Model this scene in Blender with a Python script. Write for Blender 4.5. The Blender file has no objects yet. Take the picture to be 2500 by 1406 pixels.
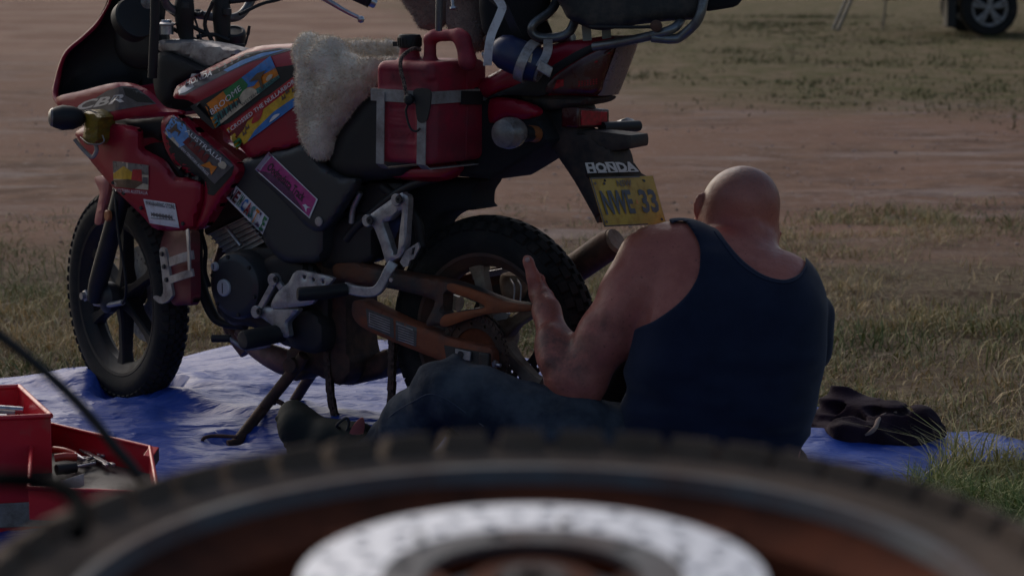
import bpy, bmesh, math, random
import numpy as np
from mathutils import Vector, Matrix, geometry
from mathutils.bvhtree import BVHTree

random.seed(7); RNG = np.random.default_rng(7)
SC = bpy.context.scene
COL = SC.collection
R = math.radians

# ------------------------------------------------------------------ camera, sky, sun, exposure
FPX = 6100.0; CAMZ = 1.33; PITCH = math.atan(863.0 / FPX)
camd = bpy.data.cameras.new('camera'); cam = bpy.data.objects.new('camera', camd); COL.objects.link(cam)
cam.location = (0, 0, CAMZ); cam.rotation_euler = (math.pi / 2 - PITCH, 0, 0)
camd.sensor_width = 36.0; camd.lens = 36.0 * FPX / 2500.0
camd.clip_start = 0.05; camd.clip_end = 3000
camd.dof.use_dof = True; camd.dof.focus_distance = 6.2; camd.dof.aperture_fstop = 6.3
SC.camera = cam
SUN_EL, SUN_AZ = R(30), R(-30)          # azimuth from +Y (away from the camera), negative = to the left
world = bpy.data.worlds.new('World'); SC.world = world; world.use_nodes = True
wn = world.node_tree; wn.nodes.clear()
wo = wn.nodes.new('ShaderNodeOutputWorld'); wb = wn.nodes.new('ShaderNodeBackground'); sky = wn.nodes.new('ShaderNodeTexSky')
sky.sky_type = 'NISHITA'; sky.sun_disc = False; sky.sun_elevation = SUN_EL; sky.sun_rotation = SUN_AZ
sky.air_density = 1.0; sky.dust_density = 3.0; sky.ozone_density = 1.6
wb.inputs['Strength'].default_value = 0.075
wn.links.new(sky.outputs[0], wb.inputs[0]); wn.links.new(wb.outputs[0], wo.inputs[0])
sl = bpy.data.lights.new('sun', 'SUN'); so = bpy.data.objects.new('sun', sl); COL.objects.link(so)
sl.energy = 0.8; sl.angle = R(60); sl.color = (1.0, 0.94, 0.89)
sd = Vector((math.sin(SUN_AZ) * math.cos(SUN_EL), math.cos(SUN_AZ) * math.cos(SUN_EL), math.sin(SUN_EL)))
so.rotation_euler = (-sd).to_track_quat('-Z', 'Y').to_euler()
SC.view_settings.view_transform = 'Standard'; SC.view_settings.look = 'None'; SC.view_settings.gamma = 1.0
SC.view_settings.exposure = 0.15
SC.render.engine = 'CYCLES'
SC.cycles.max_bounces = 5; SC.cycles.transparent_max_bounces = 6
try:
    SC.cycles.use_denoising = True
except Exception:
    pass

# ------------------------------------------------------------------ projection helpers (photo pixels 2500x1406 -> places)
CAMP = Vector((0, 0, CAMZ)); ROT = cam.rotation_euler.to_matrix()
def ray(px, py):
    return ROT @ Vector(((px - 1250.0) / FPX, (703.0 - py) / FPX, -1.0))
def W(px, py, Y):
    d = ray(px, py); return CAMP + d * (Y / d.y)
def G(px, py, z=0.0):
    d = ray(px, py); return CAMP + d * ((z - CAMZ) / d.z)
def PX(p):
    q = ROT.transposed() @ (Vector(p) - CAMP); return (1250 + FPX * q.x / -q.z, 703 - FPX * q.y / -q.z)
# bike frame: origin at the rear wheel's contact point, HD = heading, NL = left-hand side (towards the camera)
_rc = W(1207, 817, 6.3); BO = Vector((_rc.x, _rc.y, 0.0))
_fc = G(345, 984); HD = Vector((_fc.x - BO.x, _fc.y - BO.y, 0)); WB = HD.length; HD.normalize()
NL = Vector((-HD.y, HD.x, 0.0)); UP = Vector((0, 0, 1))
def B(px, py, b):
    d = ray(px, py); t = (b - (CAMP - BO).dot(NL)) / d.dot(NL); return CAMP + d * t
def A(px, py, a):
    d = ray(px, py); t = (a - (CAMP - BO).dot(HD)) / d.dot(HD); return CAMP + d * t
def L(a, b, z): return BO + HD * a + NL * b + UP * z
def loc(p): q = Vector(p) - BO; return (q.dot(HD), q.dot(NL), q.z)
def mir(p): return p - NL * (2 * (p - BO).dot(NL))
def mpx(py_dist): return py_dist / FPX      # metres per pixel = Y/FPX

# ------------------------------------------------------------------ materials
def mat(name, col, rough=0.6, metal=0.0, col2=None, scale=20.0, mixp=(0.4, 0.65), bump=0.0, bscale=120.0, coat=0.0,
        dust=0.0, dustc=(0.22, 0.13, 0.085), dscale=9.0, spec=0.5, sss=0.0, sheen=0.0, detail=5.0, transm=0.0):
    m = bpy.data.materials.new(name); m.use_nodes = True; nt = m.node_tree; N = nt.nodes; LK = nt.links
    p = N['Principled BSDF']; p.inputs['Roughness'].default_value = rough; p.inputs['Metallic'].default_value = metal
    p.inputs['Specular IOR Level'].default_value = spec; p.inputs['Coat Weight'].default_value = coat; p.inputs['Coat Roughness'].default_value = 0.15
    p.inputs['Transmission Weight'].default_value = transm
    if sss: p.inputs['Subsurface Weight'].default_value = sss; p.inputs['Subsurface Radius'].default_value = (0.012, 0.005, 0.003)
    if sheen: p.inputs['Sheen Weight'].default_value = sheen
    tc = N.new('ShaderNodeTexCoord')
    def noise(s, d=detail, r=0.6):
        n = N.new('ShaderNodeTexNoise'); n.inputs['Scale'].default_value = s; n.inputs['Detail'].default_value = d; n.inputs['Roughness'].default_value = r
        LK.new(tc.outputs['Object'], n.inputs['Vector']); return n
    def ramp(src, a, b):
        r = N.new('ShaderNodeMapRange'); r.inputs[1].default_value = a; r.inputs[2].default_value = b; LK.new(src, r.inputs[0]); return r.outputs[0]
    def mix(f, c1, c2):
        x = N.new('ShaderNodeMix'); x.data_type = 'RGBA'
        LK.new(f, x.inputs[0])
        for i, c in ((6, c1), (7, c2)):
            if hasattr(c, 'is_linked'): LK.new(c, x.inputs[i])
            else: x.inputs[i].default_value = (*c, 1)
        return x.outputs[2]
    p.inputs['Base Color'].default_value = (*col, 1)
    out = None
    if col2: out = mix(ramp(noise(scale).outputs[0], *mixp), col, col2)
    if dust:
        f = ramp(noise(dscale, 7, 0.7).outputs[0], 0.62 - dust * 0.4, 0.85 - dust * 0.2)
        out = mix(f, out if out else col, dustc)
        rr = N.new('ShaderNodeMapRange'); LK.new(f, rr.inputs[0]); rr.inputs[3].default_value = rough; rr.inputs[4].default_value = max(rough, 0.85)
        LK.new(rr.outputs[0], p.inputs['Roughness'])
    if out: LK.new(out, p.inputs['Base Color'])
    if bump:
        b = N.new('ShaderNodeBump'); b.inputs['Strength'].default_value = min(1, bump); b.inputs['Distance'].default_value = 0.004
        LK.new(noise(bscale).outputs[0], b.inputs['Height']); LK.new(b.outputs[0], p.inputs['Normal'])
    return m

M = {}
M['red'] = mat('red paint', (0.30, 0.004, 0.026), 0.4, coat=0.12, spec=.4, dust=0.2, dscale=6, dustc=(0.15, 0.03, 0.035), bump=0.05, bscale=30)
M['redd'] = mat('dull dark red plastic', (0.14, 0.006, 0.016), 0.6, dust=0.5, dustc=(0.09, 0.035, 0.03))
M['redp'] = mat('red plastic can', (0.33, 0.010, 0.034), 0.5, dust=0.55, dscale=9, dustc=(0.11, 0.03, 0.035), bump=0.25, bscale=260)
M['redtool'] = mat('red enamel steel', (0.58, 0.014, 0.03), 0.35, dust=0.2, bump=0.05)
M['pink'] = mat('faded red plastic', (0.42, 0.13, 0.12), 0.5, dust=0.3)
M['black'] = mat('black plastic', (0.009, 0.009, 0.010), 0.6, dust=0.3, dustc=(0.032, 0.026, 0.022), bump=0.1)
M['blackm'] = mat('muddy black plastic', (0.012, 0.013, 0.014), 0.6, dust=0.6, dustc=(0.11, 0.07, 0.05), dscale=14, bump=0.3, bscale=50)
M['dark'] = mat('dark grey metal', (0.035, 0.036, 0.04), 0.45, metal=0.3, dust=0.3, dustc=(0.06, 0.045, 0.04), bump=0.1)
M['spar'] = mat('dark grey frame cover', (0.033, 0.035, 0.039), 0.42, dust=0.25, dustc=(0.055, 0.047, 0.042), bump=0.05)
M['eng'] = mat('black engine metal', (0.018, 0.019, 0.021), 0.5, metal=0.2, dust=0.5, dustc=(0.055, 0.04, 0.034), bump=0.2, bscale=60)
M['alu'] = mat('worn aluminium', (0.46, 0.44, 0.44), 0.45, metal=0.7, dust=0.45, dustc=(0.2, 0.16, 0.14), dscale=25, bump=0.15, bscale=90)
M['steel'] = mat('steel', (0.5, 0.5, 0.53), 0.3, metal=0.9, dust=0.35, dustc=(0.2, 0.17, 0.15), dscale=20)
M['strap'] = mat('aluminium strip', (0.36, 0.34, 0.325), 0.6, metal=0.3, dust=0.5, dustc=(0.16, 0.12, 0.10), dscale=18)
M['tube'] = mat('grey tube', (0.2, 0.21, 0.22), 0.35, metal=0.7, dust=0.4, dustc=(0.1, 0.08, 0.07), dscale=18)
M['rusto'] = mat('orange dirt on guard', (0.34, 0.085, 0.022), 0.75, col2=(0.16, 0.06, 0.03), scale=7, bump=0.4, bscale=70)
M['rust'] = mat('red dirt on metal', (0.26, 0.07, 0.028), 0.75, col2=(0.08, 0.05, 0.04), scale=9, mixp=(0.45, 0.7), bump=0.4, bscale=70)
M['rustd'] = mat('dark rusty steel', (0.055, 0.03, 0.022), 0.7, metal=0.2, col2=(0.12, 0.055, 0.035), scale=22, bump=0.4, bscale=90)
M['exh'] = mat('heat brown exhaust', (0.28, 0.15, 0.125), 0.55, metal=0.2, col2=(0.06, 0.035, 0.03), scale=12, bump=0.15)
M['arm'] = mat('dirty grey swingarm', (0.06, 0.05, 0.043), 0.6, metal=0.2, col2=(0.17, 0.055, 0.025), scale=5, mixp=(0.42, 0.6), bump=0.3, bscale=80)
M['hub'] = mat('dusty hub', (0.34, 0.26, 0.19), 0.7, metal=0.2, col2=(0.14, 0.08, 0.05), scale=14, bump=0.3)
M['tyre'] = mat('dusty rubber', (0.014, 0.014, 0.014), 0.8, spec=.3, dust=0.4, dustc=(0.045, 0.036, 0.03), dscale=11, bump=0.3, bscale=150)
M['tyre2'] = mat('dusty old rubber', (0.075, 0.058, 0.045), 0.95, spec=.25, dust=0.8, dustc=(0.17, 0.12, 0.09), dscale=12, bump=0.3, bscale=150)
M['rim'] = mat('black rim', (0.010, 0.010, 0.011), 0.55, spec=.35, dust=0.45, dustc=(0.055, 0.034, 0.026), dscale=8, bump=0.1)
M['rimo'] = mat('red dirt coated rim', (0.17, 0.048, 0.022), 0.9, spec=.2, col2=(0.05, 0.02, 0.013), scale=8, bump=0.3)
M['rimd'] = mat('brown dusty rim', (0.11, 0.055, 0.038), 0.75, col2=(0.05, 0.035, 0.03), scale=9, bump=0.3)
M['rimg'] = mat('grey rim lip', (0.10, 0.10, 0.105), 0.6, metal=0.2, dust=0.5, dustc=(0.12, 0.06, 0.045), dscale=12)
M['disc'] = mat('brushed brake disc', (0.75, 0.76, 0.8), 0.5, metal=0.4, bump=0.1)
M['plug'] = mat('pale cast plug', (0.5, 0.5, 0.51), 0.5, metal=.2)
M['chain'] = mat('greasy rusty chain', (0.10, 0.06, 0.045), 0.5, metal=.4, col2=(0.035, 0.025, 0.02), scale=60, bump=0.2)
M['lens'] = mat('clear lens', (0.20, 0.18, 0.17), 0.2, spec=0.7, col2=(0.10, 0.085, 0.08), scale=60, dust=0.4, dustc=(0.2, 0.16, 0.14))
M['clear'] = mat('clear plastic edge', (0.30, 0.20, 0.20), 0.25, spec=0.6, transm=0.3, dust=0.4, dustc=(0.25, 0.2, 0.18))
M['redlens'] = mat('red tail lens', (0.07, 0.004, 0.009), 0.15, spec=0.7, col2=(0.05, 0.006, 0.01), scale=22, dust=0.3, dustc=(0.06, 0.03, 0.03))  # base darkened to carry the shade of the tub above
M['redlens2'] = mat('bright red reflector', (0.5, 0.01, 0.03), 0.2, col2=(0.25, 0.01, 0.02), scale=90)
M['orange'] = mat('orange rubber', (0.32, 0.10, 0.03), 0.5, dust=0.4)
M['fleece'] = mat('sheepskin', (0.80, 0.70, 0.57), 0.95, col2=(0.60, 0.47, 0.33), scale=9, sheen=0.4, bump=0.9, bscale=90)
M['fleece2'] = mat('brown fleece', (0.27, 0.185, 0.15), 0.95, col2=(0.20, 0.13, 0.11), scale=30, sheen=0.4, bump=0.9, bscale=150)
M['cloth_k'] = mat('black cloth', (0.012, 0.012, 0.014), 0.9, bump=0.3, bscale=90)
M['yel'] = mat('yellow tape', (0.25, 0.17, 0.02), 0.35, col2=(0.14, 0.10, 0.02), scale=40, bump=0.6, bscale=60)
M['plate'] = mat('yellow plate', (0.62, 0.36, 0.03), 0.45, dust=0.35, dustc=(0.3, 0.10, 0.03), dscale=22, col2=(0.5, 0.28, 0.03), scale=10)
M['ink'] = mat('dark ink', (0.02, 0.02, 0.024), 0.5)
M['plateink'] = mat('grey plate ink', (0.10, 0.10, 0.11), 0.5, col2=(0.06, 0.06, 0.07), scale=30)
M['white'] = mat('white print', (0.7, 0.69, 0.7), 0.4, dust=0.3, dustc=(0.35, 0.3, 0.28), dscale=30)
M['silver'] = mat('silver letters', (0.62, 0.61, 0.62), 0.35, metal=0.3)
M['bluebottle'] = mat('dark blue bottle', (0.012, 0.022, 0.08), 0.35, dust=0.3, dustc=(0.04, 0.04, 0.06))
M['skin'] = mat('skin', (0.54, 0.175, 0.13), 0.45, col2=(0.43, 0.125, 0.095), scale=7, bump=0.12, bscale=160, sss=0.12, spec=0.45)
M['shirt'] = mat('navy cotton', (0.012, 0.018, 0.042), 0.95, col2=(0.008, 0.013, 0.032), scale=12, bump=0.2, bscale=400, sheen=0.15, spec=0.2)
M['jeans'] = mat('dark denim', (0.018, 0.024, 0.036), 0.9, col2=(0.075, 0.085, 0.10), scale=7, bump=1.0, bscale=38, spec=0.2)
M['boot'] = mat('dark green rubber boot', (0.010, 0.013, 0.010), 0.7, spec=.3, dust=0.3, dustc=(0.025, 0.022, 0.018), bump=0.3, bscale=40)
M['lace'] = mat('red lace', (0.30, 0.07, 0.06), 0.8)
M['towel'] = mat('dark purple towel', (0.032, 0.017, 0.029), 0.95, col2=(0.018, 0.010, 0.017), scale=12, bump=0.7, bscale=200, sheen=0.05, spec=.15)
M['towell'] = mat('beige towel trim', (0.28, 0.21, 0.18), 0.95, bump=0.4)
M['chair'] = mat('grey chair leg', (0.12, 0.12, 0.12), 0.4, metal=0.4)
M['cam_body'] = mat('dark car paint', (0.02, 0.02, 0.022), 0.3, coat=0.4, dust=0.3)
M['glass'] = mat('dark window glass', (0.01, 0.012, 0.014), 0.05, spec=0.8)
M['matt'] = mat('matt black cable', (0.008, 0.008, 0.008), 1.0, spec=0.05)
M['tape'] = mat('black tape', (0.02, 0.02, 0.021), 0.5, bump=0.2)
M['cord'] = mat('speckled cord', (0.2, 0.13, 0.1), 0.9, col2=(0.03, 0.02, 0.02), scale=260, mixp=(0.48, 0.52))
for nm, c in dict(p_orange=(0.75, 0.22, 0.02), p_blue=(0.03, 0.20, 0.55), p_lblue=(0.15, 0.35, 0.7), p_yellow=(0.72, 0.42, 0.03), p_red=(0.5, 0.02, 0.03),
                  p_teal=(0.05, 0.22, 0.20), p_pink=(0.50, 0.05, 0.24), p_green=(0.02, 0.2, 0.06), p_brown=(0.14, 0.08, 0.05), p_cream=(0.6, 0.5, 0.36),
                  p_grey=(0.11, 0.10, 0.11), p_purple=(0.12, 0.03, 0.1), p_dred=(0.17, 0.01, 0.02), p_label=(0.09, 0.085, 0.08)).items():
    M[nm] = mat('print ' + nm[2:], c, 0.35, dust=0.15, dustc=(0.2, 0.15, 0.13), dscale=30, col2=tuple(x * 0.7 for x in c), scale=45)

# ------------------------------------------------------------------ object helpers
MW = {}     # object name -> world matrix of the frame its mesh lives in
def reg(o, m): MW[o.name] = m.copy(); return o
def thing(name, label, cat, at, rotz=0.0, group=None):
    o = bpy.data.objects.new(name, None); COL.objects.link(o); o.empty_display_size = 0.1
    o.location = at; o.rotation_euler = (0, 0, rotz); o['label'] = label; o['category'] = cat
    if group: o['group'] = group
    return reg(o, Matrix.Translation(Vector(at)) @ Matrix.Rotation(rotz, 4, 'Z'))
def tag(o, label=None, cat=None, group=None, kind=None):
    for k, v in (('label', label), ('category', cat), ('group', group), ('kind', kind)):
        if v: o[k] = v
    return o
def mk(name, verts, faces, m, parent=None, smooth=40, label=None, bevel=0.0, subs=0, base=None):
    """verts in WORLD space -> ONE mesh object; base: origin of a top-level mesh"""
    inv = MW[parent.name].inverted() if parent else (Matrix.Translation(-Vector(base)) if base is not None else Matrix())
    if isinstance(verts, np.ndarray): verts = (verts @ np.array(inv.to_3x3()).T + np.array(inv.translation))
    else: verts = [inv @ Vector(v) for v in verts]
    me = bpy.data.meshes.new(name)
    me.from_pydata([tuple(v) for v in verts] if not isinstance(verts, np.ndarray) else verts.tolist(), [], [list(f) for f in faces])
    ms = m if isinstance(m, list) else [m]
    for x in ms: me.materials.append(M[x] if isinstance(x, str) else x)
    me.update()
    if smooth:
        me.polygons.foreach_set('use_smooth', [True] * len(me.polygons))
        if smooth < 180: me.set_sharp_from_angle(angle=R(smooth))
    o = bpy.data.objects.new(name, me); COL.objects.link(o)
    if parent: o.parent = parent; reg(o, MW[parent.name])
    elif base is not None: o.location = base; reg(o, Matrix.Translation(Vector(base)))
    else: reg(o, Matrix())
    if bevel:
        bm = o.modifiers.new('bevel', 'BEVEL'); bm.width = bevel; bm.segments = 2; bm.limit_method = 'ANGLE'; bm.angle_limit = R(35)
    if label: o['label'] = label
    return o
class MB:
    def __init__(s): s.v = []; s.f = []; s.mi = []
    def add(s, v, f, mi=0):
        k = len(s.v); s.v += [Vector(p) for p in v]; s.f += [[i + k for i in q] for q in f]; s.mi += [mi] * len(f); return s
    def build(s, name, m, parent=None, **kw):
        o = mk(name, s.v, s.f, m, parent, **kw)
        if any(s.mi): o.data.polygons.foreach_set('material_index', s.mi)
        return o
def cr(pts, n=6, closed=False):
    """Catmull-Rom through points (tuples of any length)"""
    P = [np.array(p, float) for p in pts]; out = []; k = len(P)
    rng = range(k) if closed else range(k - 1)
    for i in rng:
        p0 = P[(i - 1) % k] if closed or i > 0 else P[i]; p1 = P[i]; p2 = P[(i + 1) % k]
        p3 = P[(i + 2) % k] if closed or i + 2 < k else p2
        if np.allclose(p1, p2): out.append(p1); continue
        if np.allclose(p0, p1): p0 = p1 - (p2 - p1)
        if np.allclose(p2, p3): p3 = p2 + (p2 - p1)
        for j in range(n):
            t = j / n
            out.append(0.5 * (2 * p1 + (p2 - p0) * t + (2 * p0 - 5 * p1 + 4 * p2 - p3) * t * t + (-p0 + 3 * p1 - 3 * p2 + p3) * t ** 3))
    if not closed: out.append(P[-1])
    return out
def tube_geo(pts, r, seg=10, n=5, smooth=True, flat=None, cap=True):
    """pts world; r number or list; flat=(w,t,side vector) gives a flat strip section"""
    rr = r if isinstance(r, (list, tuple)) else [r] * len(pts)
    Q = [tuple(p) + (q,) for p, q in zip(pts, rr)]
    Q = cr(Q, n) if smooth and len(Q) > 2 else [np.array(q) for q in Q]
    P = [Vector(q[:3]) for q in Q]; rad = [q[3] for q in Q]
    T = [(P[min(i + 1, len(P) - 1)] - P[max(i - 1, 0)]).normalized() for i in range(len(P))]
    u = Vector(flat[2]) if flat else (Vector((0, 0, 1)) if abs(T[0].z) < 0.9 else Vector((1, 0, 0)))
    V = []; F = []
    for i, p in enumerate(P):
        if flat: u = Vector(flat[2])
        u = (u - T[i] * u.dot(T[i])).normalized(); w = T[i].cross(u)
        if flat:
            a, b = flat[0] / 2, flat[1] / 2
            for x, y in ((a, b), (-a, b), (-a, -b), (a, -b)): V.append(p + u * x + w * y)
        else:
            for k in range(seg):
                t = 2 * math.pi * k / seg; V.append(p + (u * math.cos(t) + w * math.sin(t)) * rad[i])
    s = 4 if flat else seg
    for i in range(len(P) - 1):
        for k in range(s): F.append((i * s + k, i * s + (k + 1) % s, (i + 1) * s + (k + 1) % s, (i + 1) * s + k))
    if cap: F.append(tuple(range(s))[::-1]); F.append(tuple((len(P) - 1) * s + k for k in range(s)))
    return V, F
def tube(name, pts, r, m, parent, **kw):
    lb = kw.pop('label', None); base = kw.pop('base', None); bv = kw.pop('bevel', 0)
    v, f = tube_geo(pts, r, **kw); return mk(name, v, f, m, parent, label=lb, base=base, bevel=bv, smooth=50)
def box_geo(c, X, Y, Z):
    c = Vector(c); V = [c + X * i + Y * j + Z * k for i in (-1, 1) for j in (-1, 1) for k in (-1, 1)]
    F = [(0, 1, 3, 2), (4, 6, 7, 5), (0, 4, 5, 1), (2, 3, 7, 6), (0, 2, 6, 4), (1, 5, 7, 3)]
    if X.cross(Y).dot(Z) < 0: F = [q[::-1] for q in F]
    return V, F
def box(name, c, X, Y, Z, m, parent=None, bevel=0.003, **kw):
    v, f = box_geo(c, X, Y, Z); return mk(name, v, f, m, parent, bevel=bevel, smooth=30, **kw)
def lathe_geo(c, ax, prof, seg=32, cap=True):
    """prof: list of (offset along ax, radius)"""
    c = Vector(c); ax = Vector(ax).normalized(); u = ax.orthogonal().normalized(); w = ax.cross(u); V = []; F = []
    for h, r in prof:
        for k in range(seg):
            t = 2 * math.pi * k / seg; V.append(c + ax * h + (u * math.cos(t) + w * math.sin(t)) * r)
    for i in range(len(prof) - 1):
        for k in range(seg): F.append((i * seg + k, i * seg + (k + 1) % seg, (i + 1) * seg + (k + 1) % seg, (i + 1) * seg + k))
    if cap:
        if prof[0][1] > 0: F.append(tuple(range(seg))[::-1])
        if prof[-1][1] > 0: F.append(tuple((len(prof) - 1) * seg + k for k in range(seg)))
    return V, F
def lathe(name, c, ax, prof, m, parent=None, seg=32, **kw):
    cap = kw.pop('cap', True); v, f = lathe_geo(c, ax, prof, seg, cap); kw.setdefault('smooth', 35); return mk(name, v, f, m, parent, **kw)
def inpoly(x, y, poly):
    c = False; j = len(poly) - 1
    for i in range(len(poly)):
        xi, yi = poly[i][0], poly[i][1]; xj, yj = poly[j][0], poly[j][1]
        if (yi > y) != (yj > y) and x < (xj - xi) * (y - yi) / (yj - yi) + xi: c = not c
        j = i
    return c
def distpoly(x, y, segs):
    dx = segs[:, 2] - segs[:, 0]; dy = segs[:, 3] - segs[:, 1]
    t = np.clip(((x - segs[:, 0]) * dx + (y - segs[:, 1]) * dy) / np.maximum(dx * dx + dy * dy, 1e-9), 0, 1)
    return float(np.min(np.hypot(x - segs[:, 0] - t * dx, y - segs[:, 1] - t * dy)))
PANELS = {}
def panel(name, out, b, m, parent, thick=0.02, bulge=0.0, rpx=18, smooth=True, holes=(), mirror=False, grid=9, proj=None, noise=None, label=None, key=None, nn=4, side=None, bevel=0.0):
    """a shell whose outline is given in photo pixels on the bike plane b (b may be a function of px,py); bulge swells it outwards"""
    bf = b if callable(b) else (lambda x, y: b)
    proj = proj or B; side = side or NL
    O = [tuple(p) for p in (cr(out, nn, True) if smooth else out)]
    O = [p for i, p in enumerate(O) if math.hypot(p[0] - O[i - 1][0], p[1] - O[i - 1][1]) > 0.7]
    H = [[tuple(p) for p in (cr(h, 3, True) if smooth else h)] for h in holes]
    pts = [Vector(p) for p in O]; edges = [(i, (i + 1) % len(O)) for i in range(len(O))]
    rings = [(0, len(O))]
    for h in H:
        k = len(pts); pts += [Vector(p) for p in h]; edges += [(k + i, k + (i + 1) % len(h)) for i in range(len(h))]; rings.append((k, len(h)))
    allp = [O] + H
    segs = np.array([(q[i][0], q[i][1], q[(i + 1) % len(q)][0], q[(i + 1) % len(q)][1]) for q in allp for i in range(len(q))])
    xs = [p[0] for p in O]; ys = [p[1] for p in O]
    if bulge or noise:
        for x in np.arange(min(xs), max(xs), grid):
            for y in np.arange(min(ys), max(ys), grid):
                if inpoly(x, y, O) and not any(inpoly(x, y, h) for h in H) and distpoly(x, y, segs) > grid * 0.35: pts.append(Vector((x, y)))
    res = geometry.delaunay_2d_cdt([Vector((p[0], p[1])) for p in pts], edges, [], 0, 0.01)
    vv, ff = res[0], res[2]
    tri = []
    for f in ff:
        cx = sum(vv[i].x for i in f) / len(f); cy = sum(vv[i].y for i in f) / len(f)
        if inpoly(cx, cy, O) and not any(inpoly(cx, cy, h) for h in H): tri.append(list(f))
    V = []
    for p in vv:
        bb = bf(p.x, p.y)
        if bulge or noise:
            d = distpoly(p.x, p.y, segs); t = min(d / rpx, 1.0); bb += bulge * math.sqrt(max(0, 1 - (1 - t) ** 2))
            if noise: bb += noise(p.x, p.y) * min(1, d / 6)
        V.append(proj(p.x, p.y, bb))
    # orient triangles to face the side vector
    F = []
    for f in tri:
        a_, b_, c_ = V[f[0]], V[f[1]], V[f[2]]
        F.append(f if (b_ - a_).cross(c_ - a_).dot(side) > 0 else f[::-1])
    n0 = len(V); cnt = {}
    for f in F:
        for i in range(len(f)): e = (f[i], f[(i + 1) % len(f)]); cnt[e] = cnt.get(e, 0) + 1
    be = [e for e in cnt if (e[1], e[0]) not in cnt]
    V2 = V + [p - side * thick for p in V]
    F2 = F + [[i + n0 for i in f[::-1]] for f in F] + [[e[1], e[0], e[0] + n0, e[1] + n0] for e in be]
    o = mk(name, V2, F2, m, parent, smooth=38, label=label, bevel=bevel)
    if key: PANELS[key] = BVHTree.FromPolygons(V2, F2)
    if mirror:
        Vm = [mir(p) for p in V2]; mk(name, Vm, [f[::-1] for f in F2], m, parent, smooth=38)
    return o
def hit(px, py, keys, eps, b):
    d = ray(px, py).normalized(); best = None
    for k in keys:
        h = PANELS[k].ray_cast(CAMP, d)
        if h[0] is not None and (best is None or h[3] < best): best = h[3]
    if best is None: return B(px, py, b) - d * eps
    return CAMP + d * (best - eps)
def quad_uv(q, u, v):
    """q = TL,TR,BR,BL pixels; v up"""
    t = (q[0][0] * (1 - u) + q[1][0] * u, q[0][1] * (1 - u) + q[1][1] * u); s = (q[3][0] * (1 - u) + q[2][0] * u, q[3][1] * (1 - u) + q[2][1] * u)
    return (s[0] * (1 - v) + t[0] * v, s[1] * (1 - v) + t[1] * v)
def text_mesh(s, bold=0.0, shear=0.0, extr=0.0):
    cu = bpy.data.curves.new('t', 'FONT'); cu.body = s; cu.offset = bold; cu.shear = shear; cu.resolution_u = 2
    o = bpy.data.objects.new('t', cu); COL.objects.link(o)
    me = bpy.data.meshes.new_from_object(o.evaluated_get(bpy.context.evaluated_depsgraph_get()))
    V = np.array([v.co[:2] for v in me.vertices]); F = [list(p.vertices) for p in me.polygons]
    bpy.data.objects.remove(o); bpy.data.curves.remove(cu); bpy.data.meshes.remove(me)
    V -= V.min(0); V /= np.maximum(V.max(0), 1e-6)
    return V, F
def on_quad(V, q, fn): return [fn(*quad_uv(q, u, v)) for u, v in V]
class Sheet:
    """a flat printed sheet: base grid plus printed shapes in unit coordinates"""
    def __init__(s, q, fn): s.q = q; s.fn = fn; s.mb = {}; s.lay = 1
    def _get(s, m): return s.mb.setdefault(m, MB())
    def poly(s, pts, m, sm=False):
        P = [tuple(p) for p in (cr(pts, 4, True) if sm else pts)]; n0 = len(P)
        w = max(math.hypot(s.q[1][0] - s.q[0][0], s.q[1][1] - s.q[0][1]), 1); h = max(math.hypot(s.q[3][0] - s.q[0][0], s.q[3][1] - s.q[0][1]), 1)
        sg = np.array([(P[i - 1][0] * w, P[i - 1][1] * h, P[i][0] * w, P[i][1] * h) for i in range(n0)]); ed = []; Q = []
        for i in range(n0):      # split long edges too
            a, b = P[i], P[(i + 1) % n0]; k = max(1, int(math.hypot((b[0] - a[0]) * w, (b[1] - a[1]) * h) / 9))
            Q += [(a[0] + (b[0] - a[0]) * j / k, a[1] + (b[1] - a[1]) * j / k) for j in range(k)]
        n1 = len(Q)
        for x in np.arange(min(p[0] for p in P), max(p[0] for p in P), 8 / w):
            for y in np.arange(min(p[1] for p in P), max(p[1] for p in P), 8 / h):
                if inpoly(x, y, P) and distpoly(x * w, y * h, sg) > 3: Q.append((x, y))
        res = geometry.delaunay_2d_cdt([Vector(p) for p in Q], [(i, (i + 1) % n1) for i in range(n1)], [], 1, 1e-6)
        e = 0.0006 + s.lay * 0.00035; s.lay += 1
        s._get(m).add([s.fn(*quad_uv(s.q, p.x, p.y), e) for p in res[0]], [list(f)[::-1] for f in res[2]])
    def rect(s, u0, v0, u1, v1, m): 
        nu = max(1, int(18 * (u1 - u0))); nv = max(1, int(8 * (v1 - v0))); e = 0.0006 + s.lay * 0.00035; s.lay += 1
        V = [s.fn(*quad_uv(s.q, u0 + (u1 - u0) * i / nu, v0 + (v1 - v0) * j / nv), e) for i in range(nu + 1) for j in range(nv + 1)]
        s._get(m).add(V, [(i * (nv + 1) + j, (i + 1) * (nv + 1) + j, (i + 1) * (nv + 1) + j + 1, i * (nv + 1) + j + 1) for i in range(nu) for j in range(nv)])
    def text(s, t, u0, v0, u1, v1, m, bold=0.0, shear=0.0, dv=0.0):
        V, F = text_mesh(t, bold, shear); e = 0.0020 + s.lay * 0.00035; s.lay += 1
        s._get(m).add([s.fn(*quad_uv(s.q, u0 + (u1 - u0) * x, v0 + (v1 - v0) * y + dv * x), e) for x, y in V], F)
    def build(s, name, parent, label=None):
        mb = MB(); ms = []
        for k, b in s.mb.items():
            mb.add(b.v, b.f, len(ms)); ms.append(k)
        return mb.build(name, ms, parent, smooth=0, label=label)
def sheet(q, keys=(), b=0.2):
    s_ = Sheet(q, lambda x, y, e=0.001: hit(x, y, keys, e, b)); s_.lay = 6; return s_

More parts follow.
